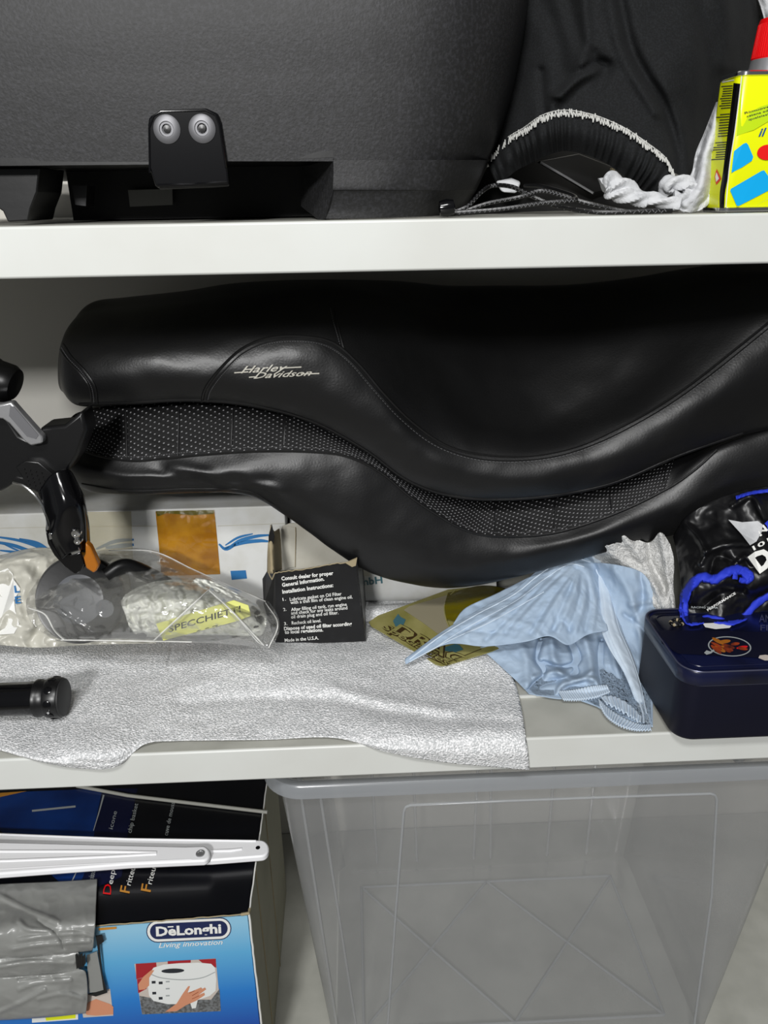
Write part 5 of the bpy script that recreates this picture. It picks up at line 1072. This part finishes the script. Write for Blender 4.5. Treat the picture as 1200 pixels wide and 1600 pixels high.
# ------------------------------------------------------------------ clear storage tub
tb_ = thing('storage_tub', 'large empty see-through plastic storage tub with tapered walls on the bottom shelf', 'tub', (.12, .2, T3T))
yb0 = .022
zr = PY(800, 1221, yb0).z+.0125
xl, xr_ = PY(428, 1236, yb0).x, PY(1285, 1205, yb0).x
zbm = T3T+.0006; yk = .385
pbl = PZ(528, 1700, zbm)
def tubring(z, n=10, inset=0.0):
    t = (zr-z)/(zr-zbm)
    return [Vector((a, b, z)) for a, b in rrect(xl+.040*t+inset, xr_-.040*t-inset, yb0+.030*t+inset, yk-.030*t-inset, .028-.006*t, n)]
ZS = [zr+(zbm+.004-zr)*k/12 for k in range(13)]
rings = [tubring(z) for z in ZS]; N = len(rings[0]); V = [p for r in rings for p in r]
fs = [(j*N+k, j*N+(k+1) % N, (j+1)*N+(k+1) % N, (j+1)*N+k) for j in range(12) for k in range(N)]
obj('walls', V, fs, m_bin, tb_)
r_ = tubring(zbm+.004); r2_ = tubring(zbm+.002, inset=.006); r3_ = tubring(zbm+.004, inset=.016)
V = r_+r2_+r3_; fs = [(j*N+k, j*N+(k+1) % N, (j+1)*N+(k+1) % N, (j+1)*N+k) for j in range(2) for k in range(N)]+[tuple(2*N+k for k in range(N))]
tf_ = obj('base', V, fs, m_bin, tb_)
xa, xb, ya, yb_ = xl+.075, xr_-.075, yb0+.07, yk-.075; zf = zbm+.0048
for a, b in (((xa, ya), (xa+(xb-xa)*.5, yb_)), ((xa+(xb-xa)*.5, ya), (xb, yb_)), ((xa, yb_), (xa+(xb-xa)*.5, ya)), ((xa+(xb-xa)*.5, yb_), (xb, ya)), ((xa, ya), (xb, ya)), ((xa, yb_), (xb, yb_)), ((xa, ya), (xa, yb_)), ((xb, ya), (xb, yb_))):
    obj('floor_rib', *tube([Vector((a[0], a[1], zf)), Vector((b[0], b[1], zf))], .0017, 8), m_binridge, tf_)
def rim(z, out): return [p+Vector((0, 0, z-zr)) for p in [Vector((a, b, zr)) for a, b in rrect(xl-out, xr_+out, yb0-out, yk+out*.6, .028+out, 10)]]
V = rim(zr-.001, 0)+rim(zr+.001, .003)+rim(zr+.001, .009)+rim(zr-.001, .011)+rim(zr-.0125, .012)
fs = [(j*N+k, j*N+(k+1) % N, (j+1)*N+(k+1) % N, (j+1)*N+k) for j in range(4) for k in range(N)]
obj('rim', V, fs, m_binrim, tb_)
# moulded frame line on the front wall, following its slope
n_f = Vector((0, -1, -.030/(zr-zbm))).normalized(); of = Vector((0, yb0, zr))
def PT(x, y, h=.0008): return PP(x, y, of+n_f*h, n_f)
fr = [(604, 1680), (606, 1600), (618, 1430), (631, 1268), (634, 1261), (641, 1258), (800, 1251), (960, 1245), (1110, 1240), (1117, 1242), (1120, 1249), (1112, 1400), (1085, 1600), (1074, 1680)]
obj('frame_ridge', *tube([PT(x, y) for x, y in fr], .0013, 8), m_binridge, tb_)
# side handle, stiffening ribs
for sx, X in ((1, xl), (-1, xr_)):
    q = [Vector((X+sx*.012, .12+dy, zr-.045+dz)) for dy, dz in ((0, 0), (.02, -.055), (.045, -.06), (.07, -.055), (.09, 0))]
    obj('handle', *tube(cr(q, 30), .0035, 10), m_binridge, tb_)
for (px_, sg) in ((470, 1), (500, 1)):
    a_t = PT(px_, 1240, .0002); a_b = PT(px_+62, 1640, .0002); obj('stiffening_rib', *tube([a_t, a_b], .0016, 8), m_bin, tb_)
for u in (.1, .17, .3):
    obj('stiffening_rib', *tube([Vector((xl+u*.9, yk-.002, zr-.004)), Vector((xl+u*.9+.01, yk-.031, zbm+.006))], .0022, 8), m_bin, tb_)
    obj('stiffening_rib', *tube([Vector((xr_-u*.9, yk-.002, zr-.004)), Vector((xr_-u*.9-.01, yk-.031, zbm+.006))], .0022, 8), m_bin, tb_)
